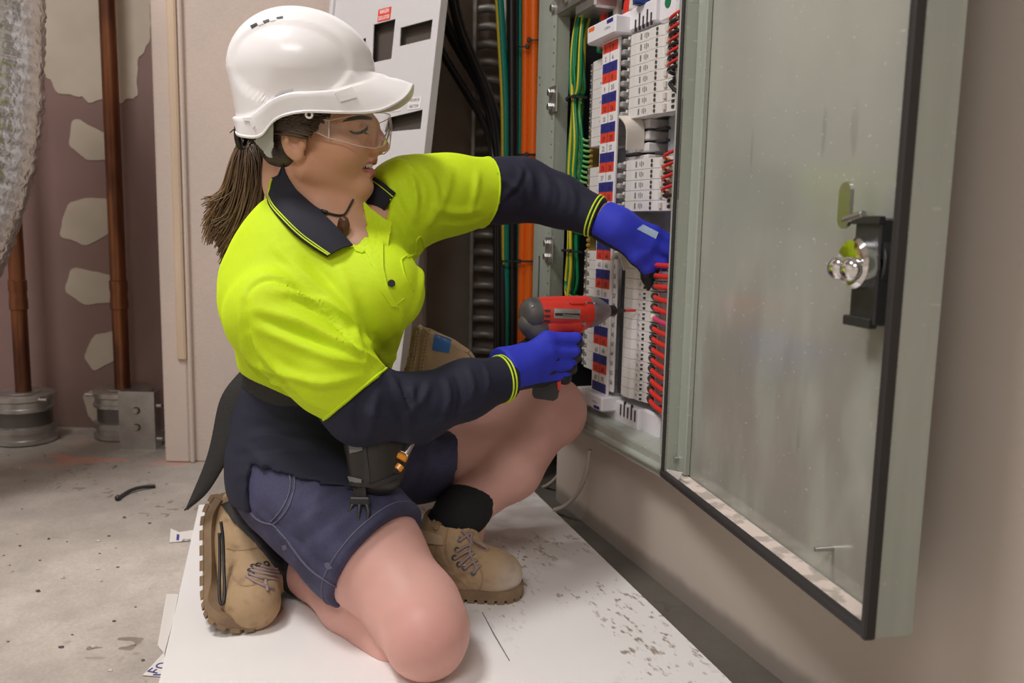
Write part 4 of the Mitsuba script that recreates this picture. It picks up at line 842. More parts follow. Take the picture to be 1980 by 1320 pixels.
def skin_color():
    v = BODY.vertices; q = (v - HO) @ np.stack([HF, HL, HZ], 1); q[:, 0] -= .0105 * np.clip((q[:, 0] - .02) / .0705, 0, 1); q[:, 2] -= .0015; c = np.repeat(SKIN[None], len(v), 0)
    nz = meshkit.fbm(v * 22, 3)[:, None]; c = c * (.9 + .2 * nz)
    leg = np.clip((.5 - v[:, 2]) / .1, 0, 1)[:, None]; c = lerp(c, np.array([.61, .345, .295]) * (.88 + .24 * nz), leg)
    face = np.exp(-(np.linalg.norm((q - [.04, 0, .0]) / [.11, .2, .12], axis=1)) ** 4)[:, None]
    c = lerp(c, np.array([.58, .305, .185]) * (.92 + .16 * nz), face)
    def near(p, r, colr, a):
        nonlocal c
        d = np.linalg.norm(v - p, axis=1); w = (a * np.exp(-(d / r) ** 2))[:, None]; c = c * (1 - w) + np.array(colr) * w
    near(KNR + [.01, -.03, .02], .045, (.56, .26, .24), .7); near(P(1085, 790, 1.50), .045, (.56, .29, .26), .6); near(P(930, 950, 1.38), .03, (.48, .25, .22), .6)
    for s in (1, -1): near(hp(.06, s * .035, -.004), .02, (.60, .27, .17), .5)
    near(hp(.102, 0, .006), .010, (.60, .27, .18), .4)
    def seg(a, b, r, colr):
        nonlocal c
        a, b = np.array(a), np.array(b); t = np.clip(((q - a) @ (b - a)) / ((b - a) @ (b - a)), 0, 1); d = np.linalg.norm(q - a - t[:, None] * (b - a), axis=1)
        w = np.clip((r - d) / .0012 + .5, 0, 1)[:, None]; c = c * (1 - w) + np.array(colr) * w
    lip = (.40, .13, .11)
    for s in (1, -1):
        seg((.0865, 0, -.0150), (.0845, s * .010, -.0165), .0058, lip); seg((.0845, s * .010, -.0165), (.068, s * .0280, -.0240), .0046, lip)
        seg((.0835, 0, -.0325), (.0815, s * .009, -.0320), .0076, lip); seg((.0815, s * .009, -.0320), (.068, s * .0270, -.0268), .0058, lip)
        seg((.0845, s * .02, .0215), (.0800, s * .042, .0225), .0016, (.05, .025, .018))
        seg((.0955, s * .0052, -.0025), (.0930, s * .0060, -.0015), .0024, (.13, .05, .03))
    inm = (q[:, 0] > .045) & (q[:, 0] < .081) & (np.abs(q[:, 1]) < .018) & (np.abs(q[:, 2] + .0235) < .004); c[inm] = (.10, .03, .03)
    return np.clip(c, 0, 1)
pe = thing('person', 'woman in a white hard hat and yellow work shirt kneeling at the open switchboard', 'person')
obj('body', BODY, 'skin', pe, True, color=skin_color())
th = [hp(.0775 - .9 * y * y * 30, y, -.0205) for y in np.linspace(-.021, .021, 9)]
for i in range(8):
    y = -.0185 + .0053 * i; x = .0815 - 20 * y * y
    t_ = trimesh.creation.icosphere(2, 1).apply_scale([.0026, .0029, .0052]); 
    obj('tooth', xf(t_, M4(HM[:3, :3], hp(x, y, -.0215))), 'teeth', pe, True)
def traced(name, poly, mesh, bs, parent, off=.001, th=.0012, step=1.5, sm=3, label=None, smooth=40, pull=0.):
    m = drape(mesh, poly, off, th, step, sm, pull=pull)
    return None if m is None else obj(name, m, bs, parent, smooth, label=label)
traced('eyebrow', [(661, 236), (673, 228), (690, 223), (708, 224), (720, 229), (717, 232), (706, 231), (691, 231), (676, 234)], hm, 'hair_dark', pe, .0, .0009)
traced('eyelashes', [(674, 252.5), (685, 255), (696, 254), (704, 249.5), (711, 243.5), (710, 252), (703, 257.5), (692, 260.5), (681, 259)], hm, 'hair_dark', pe, .0, .0008)
k = obj('earring', trimesh.creation.icosphere(2, .0021).apply_translation(hit(hm, [(589.5, 304)])[0][0]), 'brass', pe, True, label='tiny gold ear stud')
# ------------------------------------------------------------------ clothes
def nrm(v): v = np.asarray(v, float); return v / np.linalg.norm(v)
# polo shirt: yellow trunk and upper sleeves
CUTR0, CUTR1 = P(750, 716, 1.215), P(640, 806, 1.165)
axr = nrm(ELR - P(560, 640, 1.19)); cR = (CUTR0 + CUTR1) / 2; eR = nrm(CUTR1 - CUTR0); nR = nrm(axr - eR * (axr @ eR))
cL = P(938, 370, 1.475); axl = nrm(P(1000, 366, 1.50) - P(850, 378, 1.43)); eL = nrm(P(930, 434, 1.475) - P(942, 306, 1.475)); nL = nrm(axl - eL * (axl @ eL))
S = SDF()
S.ell(P(628, 590, 1.33), (.142, .108, .135), TR, .05)
S.ell(P(640, 520, 1.33), (.135, .088, .10), TR, .05)
S.ell(P(612, 690, 1.345), (.122, .105, .10), TR, .05)
S.ball(P(735, 560, 1.265), .068, .05).ball(P(640, 620, 1.235), .062, .06)
S.cap(P(512, 590, 1.24), P(800, 395, 1.42), .062, .056, .05)
S.cap(P(555, 470, 1.31), NECK - SP * .04, .05, .07, .06).cap(P(500, 540, 1.30), P(560, 440, 1.33), .05, .045, .05)
S.cap(P(535, 612, 1.205), P(640, 715, 1.178), .074, .064, .010).cap(P(640, 715, 1.178), ELR + axr * .02, .064, .056, .008)
S.cap(P(790, 385, 1.40), P(870, 376, 1.445), .070, .064, .04).cap(P(870, 376, 1.445), P(960, 369, 1.48), .064, .056, .02)
S.cap(P(600, 740, 1.345), P(585, 765, 1.35), .098, .094, .03)
# the sleeves end in straight seams, the neck in a V
def cutsleeve(D, x, y, z, c, n, R):
    d = (x - c[0])[:, None, None] * n[0] + (y - c[1])[None, :, None] * n[1] + (z - c[2])[None, None, :] * n[2]
    r2 = ((x - c[0]) ** 2)[:, None, None] + ((y - c[1]) ** 2)[None, :, None] + ((z - c[2]) ** 2)[None, None, :]
    return np.where(r2 < R * R, np.maximum(D, d), D).astype(np.float32)
vA, vB = P(700, 474, 1.27), NECK + FRT * .09
def shirt_mod(D, x, y, z):
    D = cutsleeve(D, x, y, z, cR, nR, .115); D = cutsleeve(D, x, y, z, cL, nL, .105)
    return D
S.cap(NECK + SP * .06 + FRT * .02, NECK - SP * .005 + FRT * .035, .070, .064, .006, True)
S.cap(P(640, 420, 1.25), P(692, 464, 1.235), .034, .010, .006, True)
wn = nrm(np.cross(P(600, 772, 1.30) - P(478, 716, 1.33), FRT)); wn = wn if wn[2] < 0 else -wn
S.half(P(560, 758, 1.30), wn, .004)
sh = S.mesh(.0042, mod=shirt_mod, sm=4)
rough(sh, .004, 14, 3)
folds(sh, [
 # near sleeve
 ([(520, 560), (590, 575), (650, 600), (690, 640)], 0.0076, 0.0085), ([(505, 600), (580, 620), (650, 655), (705, 690)], 0.0085, 0.0093), ([(500, 635), (560, 660), (640, 690), (715, 705)], 0.0068, 0.0076),
 ([(560, 575), (630, 610), (665, 650)], -0.0068, 0.0059), ([(500, 615), (580, 645), (660, 675)], -0.0068, 0.0068), ([(480, 650), (520, 700), (580, 735), (640, 740), (700, 725)], 0.0093, 0.0085), ([(500, 700), (560, 735), (610, 752)], -0.0068, 0.0068),
 ([(600, 640), (660, 665), (720, 690), (745, 712)], 0.0051, 0.0059), ([(530, 690), (590, 770), (635, 795)], 0.0051, 0.0068),
 # armhole seam and trunk
 ([(475, 590), (485, 560), (520, 540), (570, 555), (620, 590), (665, 640), (700, 690)], -0.0085, 0.0051), ([(470, 585), (478, 640), (500, 700)], -0.0085, 0.0059),
 ([(660, 520), (680, 580), (700, 640), (735, 690), (760, 720)], 0.0068, 0.0085), ([(640, 560), (665, 600), (700, 665)], 0.0085, 0.0085), ([(690, 560), (720, 640), (750, 690)], -0.0051, 0.0085),
 ([(560, 480), (600, 540), (640, 580), (665, 620)], 0.0085, 0.0102), ([(530, 470), (570, 520), (610, 560)], 0.0068, 0.0085), ([(600, 500), (640, 550), (660, 590)], -0.0059, 0.0076),
 ([(470, 660), (480, 690), (520, 715), (570, 735)], 0.0085, 0.0085), ([(475, 690), (500, 715), (545, 735)], -0.0085, 0.0059), ([(480, 705), (520, 735), (580, 745)], 0.0085, 0.0068), ([(740, 700), (770, 690), (790, 680)], 0.0068, 0.0068), ([(735, 720), (765, 710), (785, 700)], -0.0068, 0.0051), ([(765, 690), (790, 670)], 0.0068, 0.0059),
 ([(800, 470), (815, 520), (810, 580), (795, 620)], 0.0068, 0.0085), ([(755, 560), (775, 600), (770, 660)], 0.0051, 0.0085),
 # far sleeve
 ([(760, 310), (790, 325), (805, 370), (800, 420)], 0.0102, 0.0085), ([(775, 320), (805, 345), (815, 400)], -0.0076, 0.0059), ([(800, 312), (830, 335), (845, 380), (830, 430)], 0.0068, 0.0076), ([(870, 325), (860, 380), (835, 430)], 0.0068, 0.0085), ([(840, 400), (880, 410), (925, 405)], 0.0068, 0.0068), ([(850, 420), (890, 428), (930, 420)], -0.0051, 0.0051), ([(925, 330), (918, 380), (905, 420)], 0.0051, 0.0068), ([(745, 340), (790, 430), (815, 470)], 0.0068, 0.0085), ([(720, 400), (760, 440), (790, 480)], 0.0051, 0.0085)])
sk = obj('polo_shirt', sh, 'hivis', pe, True, label='bright yellow polo shirt with navy collar, lower sleeves and hem')
for c_, n_q, rr_ in ((cR, nR, .0018), (cL, nL, .0018)):
    r_ = loop_at(sh, c_ - n_q * .0035, n_q, rr_, .0002)
    if r_ is not None: obj('sleeve_hem', r_, 'hivis', sk, True)
# navy sleeves
R_ = SDF(); wr = nrm(WRR - ELR)
R_.cap(P(655, 725, 1.19), ELR, .061, .0575, .02).cap(ELR, P(800, 790, 1.235), .0575, .050, .015).cap(P(800, 790, 1.235), P(900, 752, 1.285), .050, .043, .02).cap(P(900, 752, 1.285), P(990, 727, 1.335), .043, .0345, .02)
R_.half(cR - nR * .010, -nR, .001).half(P(983, 728, 1.333), wr, .001)
rm = R_.mesh(.0036, sm=4); rough(rm, .004, 16, 5)
folds(rm, [([(755, 722), (770, 760), (785, 800), (790, 840)], 0.0075, 0.0068), ([(775, 735), (790, 775), (798, 800)], -0.0075, 0.0051), ([(800, 740), (795, 780), (800, 815)], 0.0075, 0.0068), ([(830, 735), (818, 770), (790, 800)], 0.0060, 0.0068), ([(860, 725), (868, 770), (855, 810)], 0.0067, 0.0068), ([(880, 720), (892, 765), (885, 800)], -0.0053, 0.0051), ([(905, 710), (915, 750), (908, 780)], 0.0060, 0.0059), ([(730, 760), (720, 800), (715, 840)], 0.0075, 0.0076), ([(700, 760), (690, 800), (695, 835)], -0.0060, 0.0068), ([(935, 700), (945, 735), (940, 765)], 0.0045, 0.0051), ([(800, 830), (860, 815), (920, 790)], 0.0045, 0.0068), ([(690, 790), (740, 810), (790, 815)], 0.0045, 0.0085)])
obj('sleeve', rm, 'navy_knit', sk, True)
L_ = SDF(); wl = nrm(WRL - ELL)
L_.cap(P(900, 372, 1.455), P(970, 369, 1.49), .058, .053, .02).cap(P(970, 369, 1.49), P(1012, 366, 1.512), .053, .049, .02).cap(P(1012, 366, 1.512), P(1080, 388, 1.50), .049, .043, .03).cap(P(1080, 388, 1.50), P(1168, 426, 1.476), .043, .0335, .02)
L_.half(cL - nL * .010, -nL, .001).half(P(1158, 423, 1.478), wl, .001)
lm = L_.mesh(.0036, sm=4); rough(lm, .004, 16, 9)
folds(lm, [([(950, 320), (975, 350), (1005, 370), (1010, 395)], 0.0075, 0.0076), ([(960, 400), (985, 370), (1010, 345), (1000, 315)], 0.0060, 0.0068), ([(985, 385), (1005, 360), (1020, 330)], -0.0060, 0.0051), ([(1010, 310), (1025, 340), (1030, 380)], 0.0075, 0.0076), ([(1050, 325), (1060, 360), (1055, 400)], 0.0045, 0.0068), ([(1075, 345), (1085, 375), (1080, 405)], -0.0045, 0.0059), ([(1100, 350), (1112, 385), (1105, 420)], 0.0045, 0.0059), ([(950, 340), (960, 380), (950, 415)], 0.0045, 0.0068)])
obj('sleeve', lm, 'navy_knit', sk, True)
for msh, c, n in ((rm, WRR, wr), (lm, WRL, wl)):
    for s_ in (.007, .0135):
        r_ = loop_at(msh, c - n * (s_ + (.009 if msh is lm else .006)), n, .0016, .0010)
        if r_ is not None: obj('cuff_stripe', r_, 'hivis_trim', sk, True)
# shorts and the shirt's navy hem
def shorts_ops(g):
    q = SDF()
    q.ell(P(590, 868, 1.365), (.112 + g, .104 + g, .10 + g), TR, .05)
    q.cap(P(580, 800, 1.362), P(588, 880, 1.362), .092 + g, .098 + g, .04)
    q.cap(P(575, 935, 1.30), P(697, 1048, 1.20), .096 + g, .090 + g, .04).cap(P(697, 1048, 1.20), P(757, 1098, 1.17), .090 + g, .086 + g, .02)
    q.cap(P(548, 948, 1.36), P(590, 930, 1.33), .076 + g, .080 + g, .03)
    q.cap(HIL, P(800, 868, 1.44), .098 + g, .090 + g, .04).cap(P(800, 868, 1.44), P(880, 868, 1.475), .090 + g, .084 + g, .02)
    return q
hR = nrm(P(750, 1105, 1.165) - P(690, 1055, 1.195)); eH = nrm(P(804, 985, 1.20) - P(656, 1156, 1.15)); hRn = nrm(hR - eH * (hR @ eH)); hRc = (P(804, 985, 1.20) + P(656, 1156, 1.15)) / 2
hL = nrm(P(880, 868, 1.475) - P(800, 868, 1.44)); hLc = P(848, 890, 1.455)
Q = shorts_ops(0)
def sh_mod(D, x, y, z):
    D = cutsleeve(D, x, y, z, hRc, hRn, .17); return cutsleeve(D, x, y, z, hLc, hL, .15)
Q.half(P(570, 800, 1.365), SP, .004)
qm = Q.mesh(.0045, mod=sh_mod, sm=4); rough(qm, .005, 12, 11)
folds(qm, [([(640, 900), (580, 950), (545, 1000)], .004, .008), ([(680, 935), (620, 985), (560, 1030)], .005, .009), ([(700, 945), (630, 1010), (570, 1055)], -.004, .008), ([(710, 960), (640, 1030), (590, 1075)], .004, .010), ([(650, 890), (600, 925), (560, 960)], -.004, .008), ([(770, 960), (740, 1000), (690, 1050)], .004, .012), ([(800, 880), (790, 920), (770, 950)], .004, .010), ([(830, 850), (825, 900), (815, 930)], .004, .010), ([(500, 980), (540, 1020), (590, 1060), (650, 1120)], -.003, .006), ([(480, 970), (520, 1010), (570, 1055), (640, 1110)], .003, .007)])
so = obj('shorts', qm, 'navy_drill', pe, True, label='faded navy work shorts with worn seams')
hemR = loop_at(qm, hRc - hRn * .012, hRn, .0011, .0004)
if hemR is not None: obj('hem_seam', hemR, 'navy_seam', so, True)
for ln in ([(541, 888), (560, 900), (570, 925), (564, 965), (548, 995), (528, 1014)], [(528, 1014), (500, 1005), (482, 985), (475, 958)], [(528, 1014), (560, 1050), (600, 1100), (650, 1135), (664, 1150)], [(536, 890), (553, 903), (562, 926), (556, 963), (541, 990), (524, 1008)]):
    m = strip_on(qm, ln, 2.6, .0006, .0012)
    if m is not None: obj('seam', m, 'navy_seam', so, 40)
for pg in ([(627, 1089), (634, 1086), (640, 1092), (643, 1098), (636, 1101), (630, 1097)], [(545, 1055), (553, 1052), (556, 1061), (548, 1064)]):
    m = drape(qm, pg, .0004, .0006, 1.5)
    if m is not None: obj('worn_patch', m, 'navy_seam', so, 40)
G = shorts_ops(.007); G.ops = G.ops[:2] + G.ops[2:3] + G.ops[4:5]
G.cap(P(584, 765, 1.352), P(578, 800, 1.360), .088, .096, .03)
def hem_mod(D, x, y, z):
    def pl(p, n): n = nrm(n); return (x - p[0])[:, None, None] * n[0] + (y - p[1])[None, :, None] * n[1] + (z - p[2])[None, None, :] * n[2]
    s1, s2, sl = pl(P(600, 892, 1.27), [.10, -.02, 1.0]), pl(P(490, 957, 1.30), [0, 0, 1.0]), pl(P(533, 910, 1.27), [-1.0, .55, -.12])
    return np.maximum(D, np.minimum(np.maximum(-s1, sl), np.maximum(-s2, -sl))).astype(np.float32)
G.half(P(585, 772, 1.30), -wn, .003)
hem = rough(G.mesh(.0042, sm=4, mod=hem_mod), .006, 13, 21)
folds(hem, [([(470, 850), (520, 840), (580, 850), (640, 850)], .004, .009), ([(455, 880), (520, 870), (600, 870)], -.003, .008), ([(470, 800), (540, 815), (620, 830)], .004, .009), ([(455, 920), (500, 905), (535, 880)], .004, .008), ([(450, 860), (480, 870), (510, 900), (515, 940)], .003, .008), ([(480, 780), (520, 800), (560, 840)], .003, .009)])
obj('hem', hem, 'navy_knit', sk, 50)
# collar, placket, pocket, button
nb = NB_ = cat([sh, hm])
def sheet_between(A, B_, n=40, th=.0032, bulge=.0):
    A, B_ = curve(A, n), curve(B_, n); k = 7; s = np.linspace(0, 1, k); g = A[:, None] * (1 - s)[None, :, None] + B_[:, None] * s[None, :, None]
    cv = np.cross(np.gradient(g, axis=0), np.gradient(g, axis=1)); cv /= np.linalg.norm(cv, axis=2, keepdims=True) + 1e-12
    if (cv[..., 1].mean() > 0): cv = -cv
    g = g + cv * (bulge * np.sin(s * np.pi))[None, :, None]
    v = np.vstack([(g + cv * th / 2).reshape(-1, 3), (g - cv * th / 2).reshape(-1, 3)]); N = n * k; f = []
    i, j = np.meshgrid(np.arange(n - 1), np.arange(k - 1), indexing='ij'); a = (i * k + j).ravel(); q = np.stack([a, a + 1, a + k + 1, a + k], 1); q2 = q[:, ::-1] + N
    rim = np.r_[np.arange(k), k - 1 + k * np.arange(1, n), (n - 1) * k + np.arange(k - 2, -1, -1), k * np.arange(n - 2, 0, -1)]; r2 = np.roll(rim, -1)
    Q_ = np.vstack([q, q2, np.stack([r2, rim, rim + N, r2 + N], 1)]); m = trimesh.Trimesh(v, np.vstack([Q_[:, [0, 1, 2]], Q_[:, [0, 2, 3]]]), process=False); m.fix_normals(); return m
def sp_(px, off=.006, d=None, mesh=None):
    out = []
    for i, q in enumerate(px):
        if len(q) == 3: out.append(P(*q)); continue
        p, n = hit(mesh or sh, [q]); out.append(P(*q, 1.30) if np.isnan(p[0, 0]) else p[0] + n[0] * off)
    return out
inA = [(548, 318, 1.345), (551, 332, 1.318), (568, 360, 1.288), (600, 392, 1.258), (640, 428, 1.238), (682, 474, 1.226)]
outA = [(526, 345, 1.368), (518, 385, 1.325), (540, 422, 1.290), (575, 457, 1.262), (606, 480, 1.244), (633, 496, 1.232)]
def lift(px, o, nb=None):
    nb = nb or NB_
    out = []
    for x, y, d in px:
        p, _ = hit(nb, [(x, y)]); dd = d if np.isnan(p[0, 0]) else min(d, p[0, 1] - o)
        out.append(P(x, y, dd))
    return out
inA_, outA_ = lift(inA, .004), lift(outA, .009)
cl = obj('collar', cat([sheet_between(inA_, outA_, 50, .0034, .006)]), 'navy_collar', sk, 40)
pass
for t_ in (.055, .12):
    ln = [b * (1 - t_) + a * t_ + (_fw * -1) * .0034 + np.array([0, 0, .0012]) for a, b in zip(inA_, outA_)]
    obj('collar_stripe', tube(curve(ln, 40)[1:], .0011, 6, None), 'hivis_trim', cl, True)
fa, fb = [(694, 384, 1.345), (712, 404, 1.335), (738, 419, 1.335)], [(716, 338, 1.400), (742, 354, 1.390), (764, 373, 1.375)]
fa = [(*q[:2], lift([q], .007, sh)[0][1]) for q in fa]; fb = [(*q[:2], lift([q], .007, sh)[0][1]) for q in fb]
obj('collar', sheet_between([P(*q) for q in fa], [P(*q) for q in fb], 24, .0034, .003), 'navy_collar', sk, 40)
for t_ in (.16, .30):
    ln = [P(*b) * (1 - t_) + P(*a) * t_ - _fw * .0032 for a, b in zip(fa, fb)]; obj('collar_stripe', tube(ln, .0011, 6, 16), 'hivis_trim', cl, True)
# collar stand round the back of the neck
st_ = [P(548, 318, 1.345), P(560, 322, 1.395), P(620, 345, 1.42), P(690, 365, 1.40), P(716, 360, 1.34)]; sb_ = [P(526, 345, 1.368), P(548, 370, 1.42), P(620, 395, 1.45), P(715, 400, 1.42), P(742, 372, 1.35)]
obj('collar', sheet_between(st_, sb_, 40, .0034, .0), 'navy_collar', sk, 40)
for pg, o_ in (([(702, 476), (714, 468), (706, 420), (700, 385), (716, 402), (733, 430), (740, 470), (742, 520), (752, 560), (770, 592), (757, 592), (735, 560), (722, 520)], .001),):
    m = drape(sh, pg, o_, .0024, 3, 8)
    if m is not None: obj('placket', m, 'hivis', sk, 50)
m = drape(sh, [(681, 478), (700, 476), (713, 484), (700, 490), (688, 486)], .001, .002, 2, 4)
if m is not None: obj('placket', m, 'hivis', sk, 50)
for ln in ([(776, 503), (787, 495), (802, 491), (806, 466), (813, 458), (819, 470), (819, 488), (803, 493), (788, 498)], [(776, 503), (782, 530), (790, 548), (799, 560)]):
    p_ = on(sh, ln, 40); obj('pocket_edge', tube(p_ - _fw * .001, .0017, 8, None), 'hivis', sk, True)
p_ = on(sh, [(765, 590), (774, 583), (781, 577)], 8); obj('seam', tube(p_, .0014, 6, None), 'hivis', sk, True)
m = drape(cat([sh, bm, hm]), [(702, 386), (716, 402), (738, 419), (758, 432), (752, 480), (716, 482), (709, 440)], .003, .0024, 2.5, 60)
if m is not None: obj('placket', m, 'hivis', sk, 50)
p_, n_q = hit(sh, [(755.5, 549)]); bt = obj('button', lathe([[0, .0022], [.0048, .0024], [.0054, .0014], [.0054, 0], [0, 0]], 20, p_[0] + n_q[0] * .003, n_q[0]), 'black_plastic', sk, 30)

# hands: gloves
def glove(ops, res, palm, name, lab):
    g = SDF()
    for o in ops: g.cap(*o)
    m = g.mesh(res, sm=5); v = m.vertices; n = np.array(m.vertex_normals); return m
pd = nrm([.15, .75, -.64])
GR = SDF(); r_ = .0097
mc = [P(1058, 657, 1.372), P(1060, 681, 1.366), P(1054, 704, 1.368), P(1046, 724, 1.376)]
pi_ = [P(1113, 655, 1.392), P(1110, 681, 1.388), P(1102, 705, 1.388), P(1091, 726, 1.392)]
di = [P(1116, 663, 1.422), P(1112, 690, 1.418), P(1104, 712, 1.416), P(1093, 731, 1.414)]
ti = [P(1092, 662, 1.436), P(1088, 690, 1.432), P(1082, 712, 1.430), P(1072, 731, 1.426)]
WR = P(1003, 708, 1.352)
for a in mc: GR.cap(WR, a, .024, .0145, .016)
GR.cap(WR, P(978, 716, 1.338), .029, .039, .02).cap(P(1010, 722, 1.36), P(1046, 726, 1.385), .022, .018, .015)
for a, b, c, d in zip(mc, pi_, di, ti): GR.cap(a, b, .0135, .0108, .007).cap(b, c, .0105, .0098, .004).cap(c, d, .0098, .0090, .004)
GR.chain([P(1005, 690, 1.385), P(1040, 655, 1.425), P(1075, 652, 1.440), P(1100, 654, 1.442)], [.020, .0135, .0115, .0100], .01)
GR.half(P(968, 716, 1.332), -nrm(WR - P(968, 716, 1.332)), .001)
gm = GR.mesh(.0019, sm=5)
def palm_faces(m, bones, pd, thr=.25):
    v = m.vertices; best = np.full(len(v), 1e9); side = np.zeros(len(v))
    for a, b, r in bones:
        t = np.clip(((v - a) @ (b - a)) / ((b - a) @ (b - a)), 0, 1); q = v - a - t[:, None] * (b - a); d = np.linalg.norm(q, axis=1)
        u = d / r < best; best[u] = (d / r)[u]; side[u] = ((q @ pd) / (d + 1e-9))[u]
    return side
bones = [(a, b, .0125) for a, b in zip(mc, pi_)] + [(b, c, .0105) for b, c in zip(pi_, di)] + [(c, d, .0095) for c, d in zip(di, ti)] + [(WR, a, .02) for a in mc] + [(P(1010, 722, 1.36), P(1046, 726, 1.385), .02)]
def two_tone(m, sd, name, lab):
    fs = sd[m.faces].mean(1) > 0
    A = trimesh.Trimesh(m.vertices, m.faces[~fs], process=False); B_ = trimesh.Trimesh(m.vertices + np.array(m.vertex_normals) * .0004, m.faces[fs], process=False)
    A.remove_unreferenced_vertices(); B_.remove_unreferenced_vertices()
    k = obj(name, A, 'glove_blue', pe, True, label=lab); obj('palm_coating', B_, 'glove_black', k, True); return k
sd = palm_faces(gm, bones, pd) - .30
dn_ = palm_faces(gm, bones, np.array([0, 0, -1.0])); v_ = gm.vertices
for a, b, c in zip(mc, pi_, di):
    nr_ = np.linalg.norm(v_ - (b * .6 + c * .4), axis=1) < .022; fx = ((v_ - a) @ (b - a)) / ((b - a) @ (b - a)); sd = np.where(nr_ & (fx > .50) & (dn_ > -.05), .5, sd)
low = (gm.vertices - P(1045, 737, 1.37)) @ nrm([-.05, .1, -1]); sd = np.maximum(sd, np.where((gm.vertices[:, 0] > P(1005, 740, 1.36)[0]), low * 60 + .05, -1))
two_tone(gm, sd, 'glove', 'blue knit glove with black palm gripping the drill')
GL = SDF(); w0 = P(1172, 428, 1.474)
k1, k2, k3, k4 = P(1262, 452, 1.462), P(1258, 470, 1.455), P(1248, 486, 1.456), P(1236, 496, 1.462)
for a in (k1, k2, k3): GL.cap(P(1195, 440, 1.466), a, .026, .0155, .016)
GL.cap(P(1168, 427, 1.476), P(1195, 441, 1.466), .034, .030, .02)
f_ = [(k1, P(1305, 470, 1.46), P(1325, 500, 1.47)), (k2, P(1300, 492, 1.452), P(1312, 520, 1.46)), (k3, P(1280, 512, 1.452), P(1278, 545, 1.468))]
for a, b, c in f_: GL.cap(a, b, .0138, .0112, .006).cap(b, c, .011, .0098, .004)
GL.chain([P(1205, 462, 1.458), P(1232, 497, 1.452), P(1252, 520, 1.455), P(1262, 534, 1.468)], [.020, .0135, .0110, .0098], .008)
GL.cap(P(1254, 535, 1.472), P(1262, 556, 1.480), .011, .0105, .004).cap(k3, P(1254, 535, 1.472), .012, .011, .01)
GL.half(P(1164, 425, 1.4785), -nrm(w0 - P(1160, 422, 1.479)), .001)
gl = GL.mesh(.0019, sm=5)
bl = [(a, b, .012) for a, b, c in f_] + [(b, c, .0105) for a, b, c in f_] + [(P(1205, 462, 1.458), P(1232, 497, 1.452), .016), (P(1232, 497, 1.452), P(1252, 520, 1.455), .012), (P(1254, 535, 1.472), P(1262, 556, 1.480), .011)] + [(P(1195, 440, 1.466), a, .022) for a in (k1, k2, k3)]
sd = palm_faces(gl, bl, nrm([-.25, .65, -.72])) - .35
tipd = (gl.vertices - P(1257, 527, 1.46)) @ nrm([.35, 0, -1]); sd = np.maximum(sd, np.where(np.linalg.norm(gl.vertices - P(1262, 545, 1.47), axis=1) < .035, tipd * 80, -1))
gk = two_tone(gl, sd, 'glove', 'blue knit glove reaching into the switchboard')
m = drape(gl, [(1231, 443), (1243, 434), (1273, 449), (1268, 462)], .0006, .0006, 2, 4)
if m is not None: obj('size_label', m, 'glove_label', gk, 40, label='pale reflective patch on the back of the glove')
# ------------------------------------------------------------------ boots and socks
def boot(ops, cuts, res=.0032): 
    g = SDF()
    for o in ops: g.cap(*o)
    for o in cuts: g.cap(*o)
    return g.mesh(res, sm=4)
def bcol(m, dirty):
    v = m.vertices; a = meshkit.fbm(v * 30, 4)[:, None]; b = meshkit.fbm(v * 90 + 5, 3)[:, None]
    c = np.array([.40, .275, .155]) * (.72 + .5 * a); c = lerp(c, np.array([.24, .155, .085]), np.clip((b - .55) * 4, 0, .7))
    for p, r, k_, a_ in dirty: w = (a_ * np.exp(-(np.linalg.norm(v - p, axis=1) / r) ** 2))[:, None]; c = c * (1 - w) + np.array(k_) * w
    return np.clip(c, 0, 1)
# planted foot: heel, ball and toe stand on the cardboard
HE, BA, TO = FL(842, 1108, .0), FL(905, 1150, .0), FL(956, 1153, .0)
HE[1] = min(HE[1], 1.40); up = np.array([0, 0, 1.0])
lb = boot([(HE + up * .040, BA + up * .040, .034, .036, .02), (BA + up * .040, TO + up * .038, .036, .032, .02), (TO + up * .042, FL(973, 1150) + up * .038, .035, .029, .02), (FL(930, 1140) + up * .036, TO + up * .034, .034, .034, .02),
           (HE + up * .045, P(862, 1040, 1.375), .037, .043, .03), (P(862, 1040, 1.375), P(870, 1014, 1.37), .043, .046, .02), (P(872, 1045, 1.36), BA + up * .050, .030, .028, .03)],
          [(P(874, 1004, 1.37), P(880, 965, 1.37), .042, .05, .004, True)])
lb.vertices = np.c_[lb.vertices[:, :2], np.maximum(lb.vertices[:, 2], .007)]
lb = folds(lb, [([(905, 1070), (925, 1085), (920, 1105)], -.002, .004), ([(820, 1085), (850, 1095), (900, 1120), (905, 1160)], -.0015, .003), ([(930, 1095), (925, 1120), (905, 1140)], -.002, .004), ([(860, 1040), (862, 1080), (890, 1105)], -.0015, .003)])
kb = obj('boot', lb, 'vcol_boot', pe, True, label='sandy leather work boot standing flat on the cardboard', color=bcol(lb, [(TO + [.03, -.02, .03], .035, (.50, .46, .42), .8), (P(880, 1020, 1.33), .03, (.45, .30, .16), .4)]))
